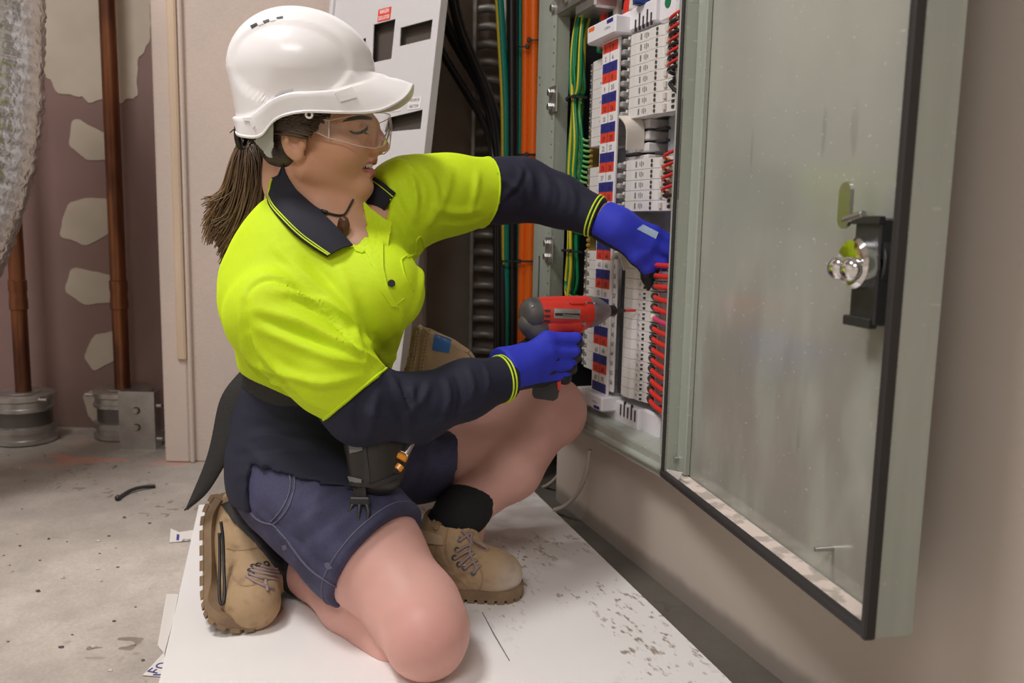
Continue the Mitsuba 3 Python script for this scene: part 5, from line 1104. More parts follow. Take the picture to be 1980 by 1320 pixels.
def sole(pts, z0, z1, parent, M=None, lugs=True):
    pg = sg.LineString(pts).buffer(.040).buffer(-.008).buffer(.010)
    m = [extrude(pg, z1 - z0 - .006).apply_translation((0, 0, z0 + .006))]
    if lugs:
        ring = pg.buffer(-.010); L = pg.exterior.length; n = 34
        for i in range(n):
            c = np.array(pg.exterior.interpolate((i + .5) / n * L).coords[0]); i2 = np.array(ring.exterior.interpolate(ring.exterior.project(sg.Point(c))).coords[0]); d = nrm(np.r_[c - i2, 0])[:2]; t = np.array([-d[1], d[0]]); w = L / n * .36
            m.append(extrude(sg.Polygon([c + t * w, c - t * w, c - t * w - d * .016, c + t * w - d * .016]), .012).apply_translation((0, 0, z0)))
    return cat(m)
obj('sole', sole([HE[:2], BA[:2], TO[:2] + (TO - BA)[:2] * .12], .0052, .026, kb), 'boot_sole', kb, 30)
eye_pts = [(893, 1022), (888, 1043), (884, 1063), (879, 1078), (888, 1091), (898, 1097), (915, 1107)]
for q in eye_pts:
    p_, n_q = hit(lb, [q])
    if not np.isnan(p_[0, 0]): obj('eyelet', lathe([[.0024, 0], [.0046, 0], [.0050, .0014], [.0030, .0018], [.0024, .0008], [.0024, 0]], 14, p_[0], n_q[0]), 'steel_dark', kb, 30)
for a, b in (((893, 1024), (914, 1050)), ((888, 1045), (915, 1028)), ((884, 1065), (914, 1050)), ((879, 1080), (912, 1062)), ((888, 1092), (918, 1066)), ((898, 1098), (924, 1080)), ((915, 1107), (930, 1090)), ((905, 1060), (922, 1100)), ((912, 1030), (908, 1075))):
    p_ = on(lb, [a, ((a[0] + b[0]) / 2, (a[1] + b[1]) / 2 - 2), b], 10)
    if p_ is not None: obj('lace', tube(p_ - _fw * .004, .0022, 6, None), 'lace', kb, True)
q0, _ = hit(lb, [(912, 1045)]); q0 = q0[0] if not np.isnan(q0[0, 0]) else P(912, 1045, 1.33)
obj('lace', tube([q0, q0 + [.010, -.012, .002], q0 + [.022, -.014, -.004], q0 + [.026, -.012, -.010], q0 + [.016, -.012, -.012], q0 + [.004, -.008, -.008]], .0022, 6, 30), 'lace', kb, True)
m = drape(lb, [(812, 1022), (832, 1028), (850, 1034), (858, 1040), (856, 1052), (828, 1050), (814, 1042)], .001, .003, 2, 4)
if m is not None: obj('pull_tab', m, 'suede_tab', kb, 40)
t_ = meshkit.text_mesh('761', .009, .0004); p_, n_q = hit(lb, [(813, 1035)]); 
if not np.isnan(p_[0, 0]):
    Rr = np.stack([nrm(P(835, 1041, 1.36) - P(812, 1032, 1.36)), [0, 0, 1], [0, 0, 0]], 1).astype(float); nx = nrm(np.cross(Rr[:, 0], [0, 0, 1.0])); nx = nx * -np.sign(nx[1]); Rr[:, 2] = nx; Rr[:, 1] = np.cross(nx, Rr[:, 0])
    obj('lettering', xf(t_, M4(Rr, p_[0] + nx * .0075 - _fw * .002)), 'ink_black', kb, False)
m = drape(lb, [(835, 1002), (850, 1004), (852, 1018), (845, 1024), (836, 1018)], .001, .004, 2, 4)
if m is not None: obj('tongue_edge', m, 'suede_dark', kb, 40)
for ln in ([(868, 1012), (862, 1050), (866, 1080), (880, 1108), (905, 1138)], [(926, 1096), (934, 1116), (926, 1140), (902, 1160)], [(845, 1010), (842, 1060), (860, 1100), (880, 1120)]):
    m = strip_on(lb, ln, 2.2, .0002, .0008)
    if m is not None: obj('seam', m, 'suede_dark', kb, 40)
K = SDF(); K.chain([P(862, 1035, 1.375), P(893, 988, 1.382), P(925, 952, 1.415)], [.042, .0415, .0455], .02); sax = nrm(P(940, 930, 1.42) - P(895, 985, 1.38)); K.half(P(916, 960, 1.40), sax + np.array([-.30, 0, .05]), .004)
km = rough(K.mesh(.004, sm=4), .003, 40, 2); obj('sock', km, 'sock', pe, True, label='black ribbed sock above the planted boot')
# kneeling foot: toes bent under, sole upright
HE2, BA2, TO2 = P(452, 985, 1.345), P(452, 1120, 1.275), FL(485, 1164, .039)
inw = nrm(np.array([.92, -.25, .25]))
rb = boot([(HE2 + inw * .020, BA2 + inw * .022, .036, .036, .02), (BA2 + inw * .022, TO2 + inw * .004, .036, .032, .02), (TO2, FL(492, 1167, .037), .032, .030, .02), (P(480, 1010, 1.335), P(545, 1078, 1.325), .044, .047, .03), (P(470, 1060, 1.31), P(520, 1090, 1.31), .042, .044, .03), (P(500, 1100, 1.29), TO2, .036, .030, .03)],
          [(P(572, 1100, 1.325), P(600, 1125, 1.325), .040, .05, .004, True)])
rb = folds(rb, [([(435, 1055), (460, 1060), (500, 1058), (540, 1050)], -.0022, .004), ([(445, 1110), (470, 1130), (500, 1125), (530, 1115)], -.002, .004), ([(440, 1010), (455, 1050), (470, 1080)], -.0015, .003), ([(490, 1050), (500, 1080), (545, 1100)], -.002, .004), ([(470, 1000), (500, 1030), (530, 1080)], -.0015, .003)])
rb.vertices = np.c_[rb.vertices[:, :2], np.maximum(rb.vertices[:, 2], .006)]
kr = obj('boot', rb, 'vcol_boot', pe, True, label='sandy leather work boot bent on its toes behind the kneeling leg', color=bcol(rb, [(TO2, .04, (.33, .23, .14), .6)]))
for ln in ([(438, 1060), (460, 1064), (500, 1058), (535, 1050)], [(445, 1108), (470, 1132), (505, 1126), (538, 1116)], [(470, 1000), (500, 1035), (530, 1085)]):
    m = strip_on(rb, ln, 2.2, .0002, .0008)
    if m is not None: obj('seam', m, 'suede_dark', kr, 40)
pth = curve([P(440, 958, 1.35), P(424, 990, 1.338), P(421, 1060, 1.305), P(421, 1130, 1.27), FL(434, 1180, .026), FL(478, 1199, .011), FL(528, 1191, .011)], 44)
wid = np.array([.16, .95, -.22]); wid = nrm(wid)
obj('sole', tube(pth, 0, n=None, flat=(.074, .020), upv=tuple(np.cross(nrm(pth[1] - pth[0]), wid))) if False else None, 'boot_sole', kr) if False else None
tt = np.gradient(pth, axis=0); tt /= np.linalg.norm(tt, axis=1, keepdims=True); sn = np.cross(tt, wid); sn /= np.linalg.norm(sn, axis=1, keepdims=True)
if (sn[10] @ inw) > 0: sn = -sn
def slab(i0, i1, w0, w1, h0, h1):
    q = np.arange(i0, i1 + 1); a, b = pth[q] + sn[q] * h1, pth[q] + sn[q] * h0; V = np.stack([a + wid * w0, a + wid * w1, b + wid * w1, b + wid * w0], 1).reshape(-1, 3); n = len(q); f = []
    for i in range(n - 1):
        for j in range(4): o = 4 * i; f.append([o + j, o + (j + 1) % 4, o + 4 + (j + 1) % 4, o + 4 + j])
    f += [[3, 2, 1, 0], [4 * n - 4, 4 * n - 3, 4 * n - 2, 4 * n - 1]]; f = np.array(f); m = trimesh.Trimesh(V, np.vstack([f[:, [0, 1, 2]], f[:, [0, 2, 3]]]), process=False); m.fix_normals(); return m
sl_ = [slab(0, 43, -.038, .038, -.010, .005)]
for i in range(0, 42, 3):
    for w0, w1 in ((-.0395, -.016), (-.008, .008), (.016, .0395)): sl_.append(slab(i, min(i + 2, 43), w0, w1, .003, .0095))
obj('sole', cat(sl_), 'boot_sole', kr, 30)
zz = obj('zip_cord', tube([P(x, y, d - .034) for x, y, d in ((427, 1008, 1.270), (431, 1040, 1.262), (433, 1100, 1.240), (433, 1160, 1.208), (429, 1168, 1.205), (425, 1160, 1.208), (425, 1100, 1.240), (424, 1030, 1.264))], .0024, 8, 60), 'black_plastic', kr, True, label='black zip pull cord')
obj('zip_flap', drape(rb, [(430, 975), (460, 962), (480, 985), (520, 1030), (560, 1080), (580, 1115), (560, 1128), (530, 1095), (495, 1050), (455, 1010)], .001, .004, 2.5, 5), 'webbing', kr, 40)
for q in [(486, 1110), (484, 1102), (490, 1094), (500, 1092), (515, 1090)]:
    p_, n_q = hit(rb, [q])
    if not np.isnan(p_[0, 0]): obj('eyelet', lathe([[.0024, 0], [.0046, 0], [.0050, .0014], [.0030, .0018], [.0024, .0008], [.0024, 0]], 14, p_[0], n_q[0]), 'steel_dark', kr, 30)
for a, b in (((484, 1108), (540, 1120)), ((486, 1100), (542, 1112)), ((492, 1095), (540, 1104)), ((478, 1112), (530, 1135)), ((505, 1092), (545, 1098)), ((515, 1120), (520, 1140))):
    p_ = on(rb, [a, ((a[0] + b[0]) / 2, (a[1] + b[1]) / 2 + 3), b], 10)
    if p_ is not None: obj('lace', tube(p_ - _fw * .004, .0023, 6, None), 'lace', kr, True)
K = SDF(); K.chain([P(550, 1070, 1.335), P(600, 1093, 1.300), P(612, 1099, 1.293)], [.042, .0485, .0495], .02); sax = nrm(P(620, 1103, 1.285) - P(550, 1070, 1.335)); K.half(P(598, 1094, 1.298), sax, .004)
obj('sock', rough(K.mesh(.004, sm=4), .003, 40, 4), 'sock', pe, True, label='black sock at the bent foot')

# ------------------------------------------------------------------ hair
crown = SDF(); crown.ell(hp(-.026, 0, .083), (.082, .079, .100), HM[:3, :3], .02).ell(hp(.008, 0, .072), (.080, .0705, .060), HM[:3, :3], .03).ell(hp(-.028, 0, .012), (.050, .070, .064), HM[:3, :3], .03)
for s in (1, -1): crown.ell(hp(-.016, s * .062, .046), (.044, .023, .028), HM[:3, :3], .012)
crown.cap(hp(-.10, 0, .028), hp(-.130, .0, .024), .026, .015, .02)
crown.half(hp(.040, 0, .052), HM[:3, :3] @ nrm([.70, 0, -.42]), .006).half(hp(-.03, 0, -.055), HM[:3, :3] @ nrm([.25, 0, -1.0]), .006).half(hp(-.078, 0, -.020), HM[:3, :3] @ nrm([-.80, 0, -.60]), .008)
cm_ = crown.mesh(.0028, sm=4)
HC0, HC1 = np.array([.020, .0115, .0075]), np.array([.085, .047, .024])
def strands(gen, n, sides=5, k=18, rad=.0016):
    V, Fc, Cc, o = [], [], [], 0
    for i in range(n):
        p, r, c0, c1 = gen(i); m = tube(p, r * np.linspace(1, .35, k) if np.ndim(r) == 0 else r, sides, k); V.append(m.vertices); Fc.append(m.faces + o); o += len(m.vertices)
        t = np.r_[np.repeat(np.linspace(0, 1, k), sides), 0, 1][:, None]; Cc.append(c0 * (1 - t) + c1 * t)
    return trimesh.Trimesh(np.vstack(V), np.vstack(Fc), process=False), np.vstack(Cc)
root = hp(-.128, -.002, .020)
def cap_lock(i):
    s = -1 if i % 4 else 1; u = rng.uniform(0, .60)
    st = np.array([.052 - .060 * u, s * .060, .060 - .075 * u ** 1.1]) + rng.normal(0, .003, 3)
    if u > .6: st[0] = .012 - .05 * (u - .6); 
    en = np.array([-.100, s * .012, .024]) + rng.normal(0, .005, 3)
    P_ = []
    for t in np.linspace(0, 1, 6):
        q = st * (1 - t) + en * t; q[2] += .012 * math.sin(t * math.pi) * (1 - u); q[1] += s * .020 * math.sin(t * math.pi)
        # push out onto the head
        d = np.linalg.norm(q[[0, 1]] - [-.03, 0]); P_.append(q)
    P_ = np.array(P_); P_[:, 1] = np.sign(s) * np.maximum(np.abs(P_[:, 1]), .0845 * np.sqrt(np.clip(1 - ((P_[:, 0] + .012) / .098) ** 2, 0, 1)))
    g = rng.uniform(0, 1); return (P_ @ HM[:3, :3].T + HO), .0021, lerp(HC0, HC1, .15 + .55 * g), lerp(HC0, HC1, .3 * g)
m1, c1_ = strands(cap_lock, 230)
lo_ = [(440, 300), (432, 330), (405, 385), (393, 412)]
def tail(i):
    g = rng.uniform(0, 1); h_ = rng.uniform(0, 1); dd = rng.uniform(-.026, .026)
    mid = P(447 + 60 * g + rng.normal(0, 3), 318 + rng.uniform(-8, 10), 1.40 + dd)
    if g < .22: low = P(424 + 30 * g / .22, 368, 1.395 + dd); end = P(392 + 26 * g / .22 + rng.normal(0, 4), 400 + rng.uniform(-20, 75), 1.385 + dd)
    else:
        w = (g - .22) / .78; low = P(436 + 62 * w + rng.normal(0, 4), 410, 1.39 + dd)
        end = P(410 + 38 * w + rng.normal(0, 4), 450 + 92 * w + rng.uniform(-40, 8), 1.38 + dd)
    r0 = P(492 + rng.normal(0, 6), 266 + rng.normal(0, 4), 1.41 + dd * .5)
    c = lerp(HC0, HC1, .1 + .5 * h_ * (1 - .7 * g)); ce = lerp(HC1, np.array([.27, .155, .075]), h_ * (1 - .9 * g) + .1)
    return np.array([r0, (r0 + mid) / 2 + [-.004, 0, .008], mid, low, end]), rng.uniform(.0013, .0022), c, ce
m2, c2_ = strands(tail, 850, 4, 22)
cc_ = lerp(HC0[None] * .8, HC1[None], np.clip((meshkit.fbm(cm_.vertices * [25, 25, 260], 3) - .42) * 3, 0, .8)[:, None])
obj('hair', cat([cm_, m1, m2]), 'vcol_hair', pe, True, color=np.clip(np.vstack([cc_, c1_, c2_]), 0, 1), label='long brown hair in a ponytail, lighter towards the ends')
obj('hair_tie', tube([root + HM[:3, :3] @ np.array([0, .018 * math.cos(a), .018 * math.sin(a)]) for a in np.linspace(0, 6.3, 14)], .005, 8, 40), 'hair_dark', pe, True)

# ------------------------------------------------------------------ hard hat
rimc = np.array([(.154, 0, .1055), (.152, .022, .094), (.143, .045, .078), (.122, .066, .062), (.094, .083, .0535), (.050, .097, .051), (.022, .1035, .0505), (-.004, .1055, .047), (-.029, .106, .036), (-.046, .104, .018), (-.067, .096, .0145), (-.088, .078, .019), (-.102, .045, .026), (-.109, .018, .030), (-.110, 0, .031)]); rimc[:, 2] += .14 * rimc[:, 1]
stpc = np.array([(.112, 0, .118), (.109, .025, .114), (.099, .048, .104), (.080, .070, .093), (.058, .084, .084), (.030, .094, .079), (.010, .098, .0775), (-.008, .100, .0745), (-.029, .101, .066), (-.046, .099, .054), (-.062, .092, .046), (-.082, .076, .044), (-.100, .046, .048), (-.106, .020, .052), (-.107, 0, .053)]); stpc[:, 2] += .14 * stpc[:, 1]
def ringc(c, n=144):
    a = np.vstack([c, (c[1:-1] * [1, -1, 1])[::-1], c[:1]]); from scipy.interpolate import CubicSpline
    s = np.linspace(0, 1, len(a)); return CubicSpline(s, a, bc_type='periodic')(np.linspace(0, 1, n, endpoint=False))
N_ = 144; RI, ST = ringc(rimc, N_), ringc(stpc, N_)
ang = np.arctan2(ST[:, 1] / .105, (ST[:, 0] + .0145) / .1115); EQ = np.stack([-.0115 + .1085 * np.cos(ang), .105 * np.sin(ang), np.full(N_, .122)], 1)
top_c = np.array([-.020, 0, .2115]); rows = []
for t in np.linspace(0.02, 1, 30) ** .9:
    th_ = t * np.pi / 2; rows.append(np.c_[top_c[0] * (1 - np.sin(th_)) + EQ[:, 0] * np.sin(th_) + 0, EQ[:, 1] * np.sin(th_), .122 + (top_c[2] - .122) * np.cos(th_) * np.ones(N_)])
for t in np.linspace(0, 1, 13)[1:]: rows.append(EQ * (1 - t) + ST * t + np.c_[ST[:, :2] * 0, np.zeros(N_)])
G_ = np.array(rows)
side_ = np.abs(G_[..., 1]); ov = np.sqrt(((G_[..., 0] + .012) / .086) ** 2 + ((G_[..., 2] - .130) / .055) ** 2)
rec = np.clip((1.04 - ov) / .10, 0, 1); rec = rec * rec * (3 - 2 * rec); nv = G_ - np.array([-.015, 0, .10]); nv /= np.linalg.norm(nv, axis=2, keepdims=True)
G_ = G_ - nv * (rec * .0042 * (side_ > .02))[..., None]
outw = ST - [-.01, 0, 0]; outw[:, 2] = 0; outw /= np.linalg.norm(outw, axis=1, keepdims=True)
body_r = [g for g in G_] + [ST + outw * .0030 + [0, 0, -.0015], ST + outw * .0055 + [0, 0, -.003]]
for t in (.3, .6, .85, .95): body_r.append((ST + outw * .0055 + [0, 0, -.003]) * (1 - t) + RI * t + np.array([0, 0, .006 * t * (1 - t)]))
ro = RI - [-.01, 0, 0]; ro[:, 2] = 0; ro /= np.linalg.norm(ro, axis=1, keepdims=True)
body_r += [RI + [0, 0, .0012], RI + ro * .0014 + [0, 0, -.0004], RI + ro * .0008 + [0, 0, -.0030], RI - ro * .003 + [0, 0, -.003]]
for t in (.5, .9): body_r.append((RI - ro * .004 + [0, 0, -.002]) * (1 - t) + (ST - outw * .001 + [0, 0, -.008]) * t)
for j in range(len(G_) - 1, -1, -3): body_r.append(G_[j] - nv[j] * .0035)
A_ = np.array(body_r); R_n = len(A_); i, j = np.meshgrid(np.arange(R_n - 1), np.arange(N_), indexing='ij')
f_ = np.stack([i * N_ + j, i * N_ + (j + 1) % N_, (i + 1) * N_ + (j + 1) % N_, (i + 1) * N_ + j], -1).reshape(-1, 4)[:, ::-1]
V_ = A_.reshape(-1, 3); tc = len(V_); V_ = np.vstack([V_, top_c, top_c - [0, 0, .0035]]); jj = np.arange(N_)
f_ = np.vstack([f_[:, [0, 1, 2]], f_[:, [0, 2, 3]], np.stack([jj, (jj + 1) % N_, jj * 0 + tc], 1), np.stack([(R_n - 1) * N_ + (jj + 1) % N_, (R_n - 1) * N_ + jj, jj * 0 + tc + 1], 1)])
ca_, sa_ = math.cos(.14), math.sin(.14); HAT = M4(HM[:3, :3] @ np.array([[1, 0, 0], [0, ca_, -sa_], [0, sa_, ca_]]), HO + HM[:3, :3] @ np.array([.002, .0085, -.0035])); hat = xf(trimesh.Trimesh(V_, f_, process=False), HAT)
if hat.volume < 0: hat.invert()
hk = thing('hard_hat', 'white vented hard hat with a short peak on the worker', 'hard hat')
obj('shell', hat, 'white_plastic', hk, 38)
def hd(name, pg, bs, off, th, lab=None):
    m = drape(hat, pg, off, th, 1.5, 2)
    if m is not None: obj(name, m, bs, hk, 40, label=lab)
hd('vent', [(484, 50), (496, 44), (499, 49), (487, 56)], 'interior_dark', .0, .0006, 'dark vent slot'); hd('vent', [(508, 41), (520, 37), (522, 42), (511, 46)], 'interior_dark', .0, .0006, 'dark vent slot'); hd('vent', [(534, 34), (547, 31.5), (547.5, 36.5), (536, 38)], 'interior_dark', .0, .0006, 'dark vent slot')
hd('vent_frame', [(497, 44), (507, 41), (510, 46), (500, 50)], 'white_plastic', .0, .0012); hd('vent_frame', [(521, 37.5), (533, 34), (535, 38.5), (523, 42)], 'white_plastic', .0, .0012)
hd('accessory_slot', [(531, 184), (543, 176), (567, 171), (566, 177), (548, 180), (533, 186)], 'panel_white', .0, .0008)
hd('lug', [(646, 180), (680, 169), (690, 189), (658, 197)], 'white_plastic', .0, .0030); hd('lug', [(471, 228), (487, 227), (494, 244), (490, 247), (484, 234), (472, 233)], 'white_plastic', .0, .0022)
obj('strap_hook', xf(cat([trimesh.creation.torus(.0045, .0018, 20, 8).apply_transform(M4(np.array([[1, 0, 0], [0, 0, -1], [0, 1, 0]]).astype(float), (.020, -.1000, .0595)))]), HAT), 'white_plastic', hk, True)
hn_ = cat([cm_, hm])
m = drape(hn_, [(502, 256), (518, 240), (534, 226), (534, 262), (533, 304), (527, 303), (512, 283), (502, 272), (506, 264)], .013, .0025, 2, 20)
if m is not None: obj('harness', m, 'grey_plastic', hk, 40, label='grey plastic head harness strap')

# ------------------------------------------------------------------ safety glasses
gk = thing('safety_glasses', 'clear wraparound safety glasses on the worker', 'safety glasses')
scene['clear_lens'] = {'type': 'thindielectric', 'int_ior': 1.5}
scene['clear_edge'] = {'type': 'twosided', 'bsdf': {'type': 'principled', 'base_color': {'type': 'rgb', 'value': [.58, .52, .47]}, 'roughness': .12, 'clearcoat': 1.0}}  # opaque pale rims, highlights of the clear edges put into the colour
def gl_pt(a):                                                  # plan curve round the face, a in degrees from straight ahead
    r = np.radians(a); return np.array([.034 + .087 * math.cos(r) ** .8 if abs(a) < 89 else .034, .074 * math.sin(r)])
def lens(a0, a1, zt, zb, n=26, k=8):
    aa = np.linspace(a0, a1, n); g = []
    for a in aa:
        q = gl_pt(a); t, b = zt(a), zb(a); g.append([[q[0] + .003 * math.sin(s * math.pi), q[1] * (1 + .02 * math.sin(s * math.pi)), t + (b - t) * s] for s in np.linspace(0, 1, k)])
    g = np.array(g); i, j = np.meshgrid(np.arange(n - 1), np.arange(k - 1), indexing='ij'); a = (i * k + j).ravel()
    f = np.stack([a, a + 1, a + k + 1, a + k], 1); V = (g.reshape(-1, 3) @ HM[:3, :3].T) + HO
    return trimesh.Trimesh(V, np.vstack([f[:, [0, 1, 2]], f[:, [0, 2, 3]]]), process=False), g
zt = lambda a: .056 - .019 * (abs(a) / 86) ** 2; zb = lambda a: float(np.interp(abs(a), [0, 8, 20, 40, 60, 86], [.030, .022, .008, .001, .003, .012]))
ln_, gg = lens(-86, 86, zt, zb, 60, 8); obj('lens', ln_, 'clear_lens', gk, True, label='clear curved lens')
W_ = lambda q: (np.asarray(q) @ HM[:3, :3].T) + HO
obj('lens_edge', tube(W_(gg[:, 0]), .0007, 6, None), 'clear_edge', gk, True); obj('lens_edge', tube(W_(gg[:, -1]), .0007, 6, None), 'clear_edge', gk, True)
for s in (-1, 1):
    e = gg[0 if s < 0 else -1]; t_, b_ = e[0], e[-1]; h_ = np.array([-.012, s * .0765, .036])
    q = np.array([t_, b_, [.004, s * .0775, .030], h_, [.004, s * .0775, .043]]); V = W_(q)
    obj('temple', trimesh.Trimesh(V, [[0, 1, 2], [0, 2, 4], [4, 2, 3]], process=False), 'clear_lens', gk, False)
    for a_, b__ in ((0, 4), (4, 3), (3, 2), (2, 1)): obj('temple_edge', tube([V[a_], V[b__]], .0008, 6, 3), 'clear_edge', gk, True)
    obj('hinge', tube([V[0], (V[0] + V[1]) / 2, V[1]], .0013, 6, 6), 'clear_edge', gk, True)
obj('nose_bridge', tube(W_([[.113, -.014, .016], [.118, -.008, .030], [.119, 0, .034], [.118, .008, .030], [.113, .014, .016]]), .0012, 6, 20), 'clear_edge', gk, True)

# ------------------------------------------------------------------ necklace
nk = thing('necklace', 'black cord necklace with a polished brown stone at her open collar', 'necklace')
nl = [(600, 393), (615, 404), (638, 413), (664, 416), (674, 405), (684, 386)]
p_ = on(hm, nl, 40); obj('cord', tube(p_ - _fw * .003, .0016, 8, None), 'black_plastic', nk, True)
kp = on(hm, [(622, 408), (634, 412)], 4); obj('knot', tube(kp - _fw * .003, .0030, 8, None), 'black_plastic', nk, True)
c_, _ = hit(cat([hm, bm]), [(666, 440)]); c_ = c_[0] - _fw * .008
obj('stone', rough(xf(trimesh.creation.icosphere(3, 1).apply_scale([.0095, .006, .0155]), M4(None, c_)), .004, 90), 'bead', nk, True, label='brown pendant stone')
obj('bail', tube([P(664, 416, c_[1] + .0), c_ + [0, 0, .018], c_ + [0, 0, .012]], .0022, 8, 10), 'black_plastic', nk, True)

# ------------------------------------------------------------------ tool belt, pouches
tb = thing('tool_belt', 'black webbing tool belt with a loose hanging strap around her waist', 'tool belt')
hips = cat([qm, hem, sh])
bl_ = SDF(); bl_.cap(P(588, 725, 1.348), P(578, 810, 1.362), .093, .102, .02).half(P(585, 752, 1.30), -wn, .002).half(P(578, 800, 1.30), wn, .002)
m = bl_.mesh(.004, sm=3)
obj('belt', m, 'webbing', tb, 40)
te = [P(*q) for q in ((476, 708, 1.335), (450, 735, 1.325), (427, 770, 1.318), (413, 830, 1.310), (398, 890, 1.300), (376, 945, 1.290), (358, 987, 1.280))]
tf = [P(*q) for q in ((484, 712, 1.320), (476, 765, 1.310), (468, 820, 1.305), (450, 870, 1.300), (425, 915, 1.295), (398, 955, 1.288), (362, 985, 1.280))]
obj('strap_tail', sheet_between(te, tf, 50, .0026, .004), 'webbing', tb, 30)
ht = thing('tool_holster', 'black leather holster with screwdrivers on the front of the tool belt', 'tool pouch')
hd_ = float(np.nanmin(hit(cat([hem, qm]), [(735, 895), (700, 880), (690, 920), (760, 870), (720, 860)])[0][:, 1])) - 1.215 - .004; HD = hd_
def P_(x, y, d): return P(x, y, d + HD)
hs = SDF(); hs.cap(P_(700, 868, 1.22), P_(705, 925, 1.205), .024, .021, .02).cap(P_(730, 866, 1.22), P_(735, 925, 1.21), .028, .024, .02).cap(P_(765, 868, 1.24), P_(755, 915, 1.225), .024, .018, .02)
hs.cap(P_(690, 845, 1.24), P_(760, 850, 1.25), .018, .018, .02)
hmsh = hs.mesh(.0032, sm=4); obj('pocket', hmsh, 'black_leather', ht, True)
for pg, b_ in (([(676, 862), (700, 856), (702, 870), (678, 876)], 'ink_grey'), ([(674, 920), (700, 926), (700, 934), (678, 930)], 'ink_grey'), ([(701, 858), (708, 858), (716, 925), (712, 938), (704, 935), (706, 900)], 'rubber'), ([(676, 930), (720, 934), (770, 915), (772, 922), (722, 942), (678, 938)], 'rubber')):
    m = drape(hmsh, pg, .0006, .002, 2, 3)
    if m is not None: obj('trim', m, b_, ht, 40)
db_ = float(hit(qm, [(696, 962)])[0][0][1]) - .010 - HD
obj('strap', tube([P_(690, 925, 1.20), P_(695, 944, (1.20 + db_) / 2), P_(697, 972, db_)], 0, n=12, flat=(.022, .003), upv=(0, 1, .15)), 'webbing', ht, 30)
bk = obj('buckle', xf(box(-.014, .014, -.004, .004, -.006, .006, .002), M4(None, P_(696, 968, db_ - .002))), 'black_plastic', ht, 30, label='black three-prong buckle end')
for x in (-.0115, 0, .0115): obj('prong', xf(tube([[x * .8, -.002, -.004], [x * 1.15, -.008, -.014], [x, -.014, -.026]], np.linspace(.0032, .0022, 8), 8, 8), M4(None, P_(696, 968, db_ - .002))), 'black_plastic', bk, True)
sd_ = thing('screwdriver', 'screwdriver with a clear and amber handle sticking out of the black holster', 'screwdriver')
obj('handle', cyl(P_(778, 880, 1.215), P_(793, 856, 1.235), .0085, 12, .0075), 'chrome', sd_, 30); obj('collar', cyl(P_(774, 889, 1.212), P_(779, 879, 1.2155), .009, 12), 'amber', sd_, 30)
sd_ = thing('screwdriver', 'screwdriver with an amber tip lower in the black holster', 'screwdriver')
obj('handle', cyl(P_(760, 914, 1.203), P_(770, 905, 1.21), .006, 12), 'black_plastic', sd_, 30); obj('ring', cyl(P_(768, 908, 1.204), P_(775, 899, 1.208), .0062, 12), 'amber', sd_, 30)
# suede pouch behind the forearm
sp = thing('suede_pouch', 'tan suede tool pouch with a blue label behind the forearm', 'tool pouch')
pts = [(802, 632), (828, 638), (872, 658), (908, 682), (918, 695), (900, 740), (880, 800), (768, 790), (782, 700)]
sm_ = SDF(); fr = [P(x, y, 1.40) for x, y in pts]; ce = np.mean(fr, 0)
hull = trimesh.convex.convex_hull(np.vstack([[p + (ce - p) * .06 + [0, dd, 0] for p in fr] for dd in (0, .045)] + [[p + [0, .02, 0] for p in fr]]))
hull = hull.subdivide_to_size(.010); hull = relax(trimesh.Trimesh(hull.vertices, hull.faces, process=True), 6); rough(hull, .006, 22, 5); obj('body', hull, 'suede', sp, True)
for pg, b_, t_ in (([(802, 633), (815, 635), (800, 700), (788, 745), (778, 742), (790, 690)], 'suede_dark', .002), ([(818, 636), (832, 640), (822, 690), (814, 735), (804, 735), (812, 690)], 'suede_dark', .002), ([(840, 645), (873, 657), (868, 682), (836, 676)], 'blue_label', .0008)):
    m = drape(hull, pg, .0008, t_, 2.5, 4)
    if m is not None: obj('binding' if b_ != 'blue_label' else 'label_patch', m, b_, sp, 40, label='blue fabric label' if b_ == 'blue_label' else None)
for ln in ([(806, 640), (800, 680), (788, 735)], [(811, 640), (806, 680), (795, 735)], [(824, 640), (818, 680), (808, 733)], [(829, 642), (823, 680), (813, 733)]):
    for a, b in zip(curve(ln, 15)[:-1], curve(ln, 15)[1:]):
        m = on(hull, [a, a + (b - a) * .55], 3)
        if m is not None: obj('stitch', tube(m - _fw * .0030, .0008, 5, None), 'stitch', sp, True)
obj('white_tag', xf(box(-.008, .008, -.002, .002, -.007, .007, .001), M4(frame([.3, .1, 1]), P(812, 636, 1.41))), 'cream_plastic', sp, False)

# ------------------------------------------------------------------ drill
D0, D1 = P(1009, 608, 1.390), P(1174, 601, 1.462); ax_ = nrm(D1 - D0); Ld = np.linalg.norm(D1 - D0); FR = frame(ax_); DMX = M4(FR, D0)
s_ = Ld
dk = thing('impact_driver', 'worn red and grey cordless impact driver held in the right hand', 'drill')
def dl(prof): return xf(lathe(prof, 40), DMX)
obj('rear_cap', dl([[0, 0], [.012, .001], [.020, .004], [.0255, .010], [.0275, .018], [.0280, .026], [.0265, .027], [0, .027]]), 'tool_rubber', dk, 35)
obj('housing', dl([[0, .026], [.0262, .026], [.0275, .030], [.0285, .055], [.0285, .095], [.0280, .114], [.0268, .126], [.0262, .128], [0, .128]]), 'tool_red', dk, 35, label='scuffed red housing')
obj('gear_case', dl([[0, .124], [.0275, .124], [.0275, .130], [.0262, .134], [.0245, .142], [.0215, .150], [.0165, .158], [.0125, .164], [.0118, .166], [0, .166]]), 'tool_grey', dk, 35, label='grey metal nose')
obj('chuck', dl([[0, .165], [.0098, .165], [.0098, .178], [.0085, .180], [0, .180]]), 'black_plastic', dk, 35)
tip = P(1228, 600, 1.497); c0_ = D0 + ax_ * .178
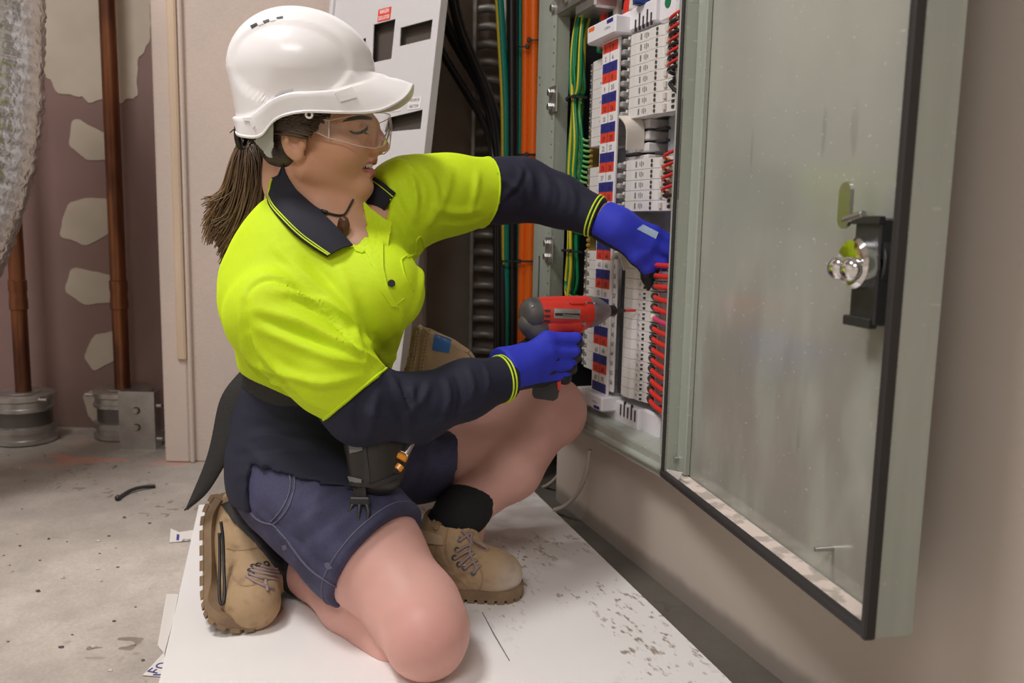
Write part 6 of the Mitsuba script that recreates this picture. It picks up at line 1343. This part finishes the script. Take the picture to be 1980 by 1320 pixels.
obj('bit', tube([c0_, c0_ + (tip - c0_) * .5], .0030, 10, 4), 'black_plastic', dk, True); obj('bit_sleeve', tube([c0_ + (tip - c0_) * .48, tip], .0024, 10, 4), 'wire_red', dk, True)
red = SDF(); red.cap(P(1060, 632, 1.405), P(1110, 628, 1.425), .020, .017, .01).cap(P(1112, 625, 1.43), P(1138, 622, 1.445), .018, .010, .01).cap(P(1060, 640, 1.405), P(1056, 745, 1.405), .019, .018, .01)
hl_ = red.mesh(.0032, sm=4); obj('grip', hl_, 'tool_red', dk, True)
bb_ = SDF(); bb_.cap(P(1040, 640, 1.398), P(1050, 650, 1.402), .022, .02, .01).cap(P(1022, 626, 1.395), P(1050, 636, 1.402), .018, .018, .01); obj('overmould', bb_.mesh(.0035, sm=4), 'tool_rubber', dk, True)
bt_ = trimesh.convex.convex_hull(np.vstack([[P(x, y, d) for x, y in ((1030, 738), (1082, 738), (1084, 745), (1078, 770), (1070, 775), (1034, 770), (1029, 762))] for d in (1.385, 1.43)]))
obj('battery', bt_, 'black_plastic', dk, 25); 
bx_ = trimesh.convex.convex_hull(np.vstack([[P(x, y, d) for x, y in ((1077, 735), (1085, 735), (1084, 752), (1079, 755))] for d in (1.380, 1.42)])); obj('battery_latch', bx_, 'tool_red', dk, 25)
hs_ = cat([xf(lathe([[.0262, .026], [.0275, .030], [.0285, .055], [.0285, .095], [.0280, .114], [.0268, .124]], 60), DMX), xf(lathe([[.0275, .124], [.0275, .130], [.0262, .134], [.0245, .142]], 60), DMX)])
for pg, b_, t_, nm_ in (([(1040, 597), (1064, 599), (1064, 603), (1040, 602)], 'interior_dark', .0010, 'vent'), ([(1039, 607), (1064, 609), (1064, 613), (1039, 612)], 'interior_dark', .0010, 'vent'), ([(1039, 617), (1063, 619), (1063, 623), (1039, 622)], 'interior_dark', .0010, 'vent'),
                        ([(1072, 596), (1123, 598), (1120, 617), (1071, 615)], 'zinc', .0008, 'label_plate'), ([(1073, 605), (1121, 606), (1120, 611), (1073, 610)], 'ink_black', .0014, 'label_stripe'), ([(1088, 607), (1118, 609), (1118, 610.5), (1088, 609)], 'zinc', .0018, 'label_stripe'),
                        ([(1134, 583), (1154, 585), (1156, 588), (1133, 587)], 'steel', .0012, 'nose_plate'), ([(1125, 622), (1132, 622), (1132, 628), (1125, 628)], 'steel', .002, 'screw'), ([(1100, 585), (1125, 582), (1131, 585), (1128, 588), (1104, 588)], 'tool_red', .003, 'ridge')):
    m = drape(hs_, pg, .0, t_, 1.5, 2)
    if m is not None: obj(nm_, m, b_, dk, 40)
rc_ = dl([[.020, .004], [.0255, .010], [.0275, .018], [.0280, .026]])
for q in ((1030, 592), (1036, 634)):
    p_, n_q = hit(rc_, [q])
    if not np.isnan(p_[0, 0]): obj('screw', cyl(p_[0] - n_q[0] * .001, p_[0] + n_q[0] * .001, .0025, 10), 'steel_dark', dk, 30)
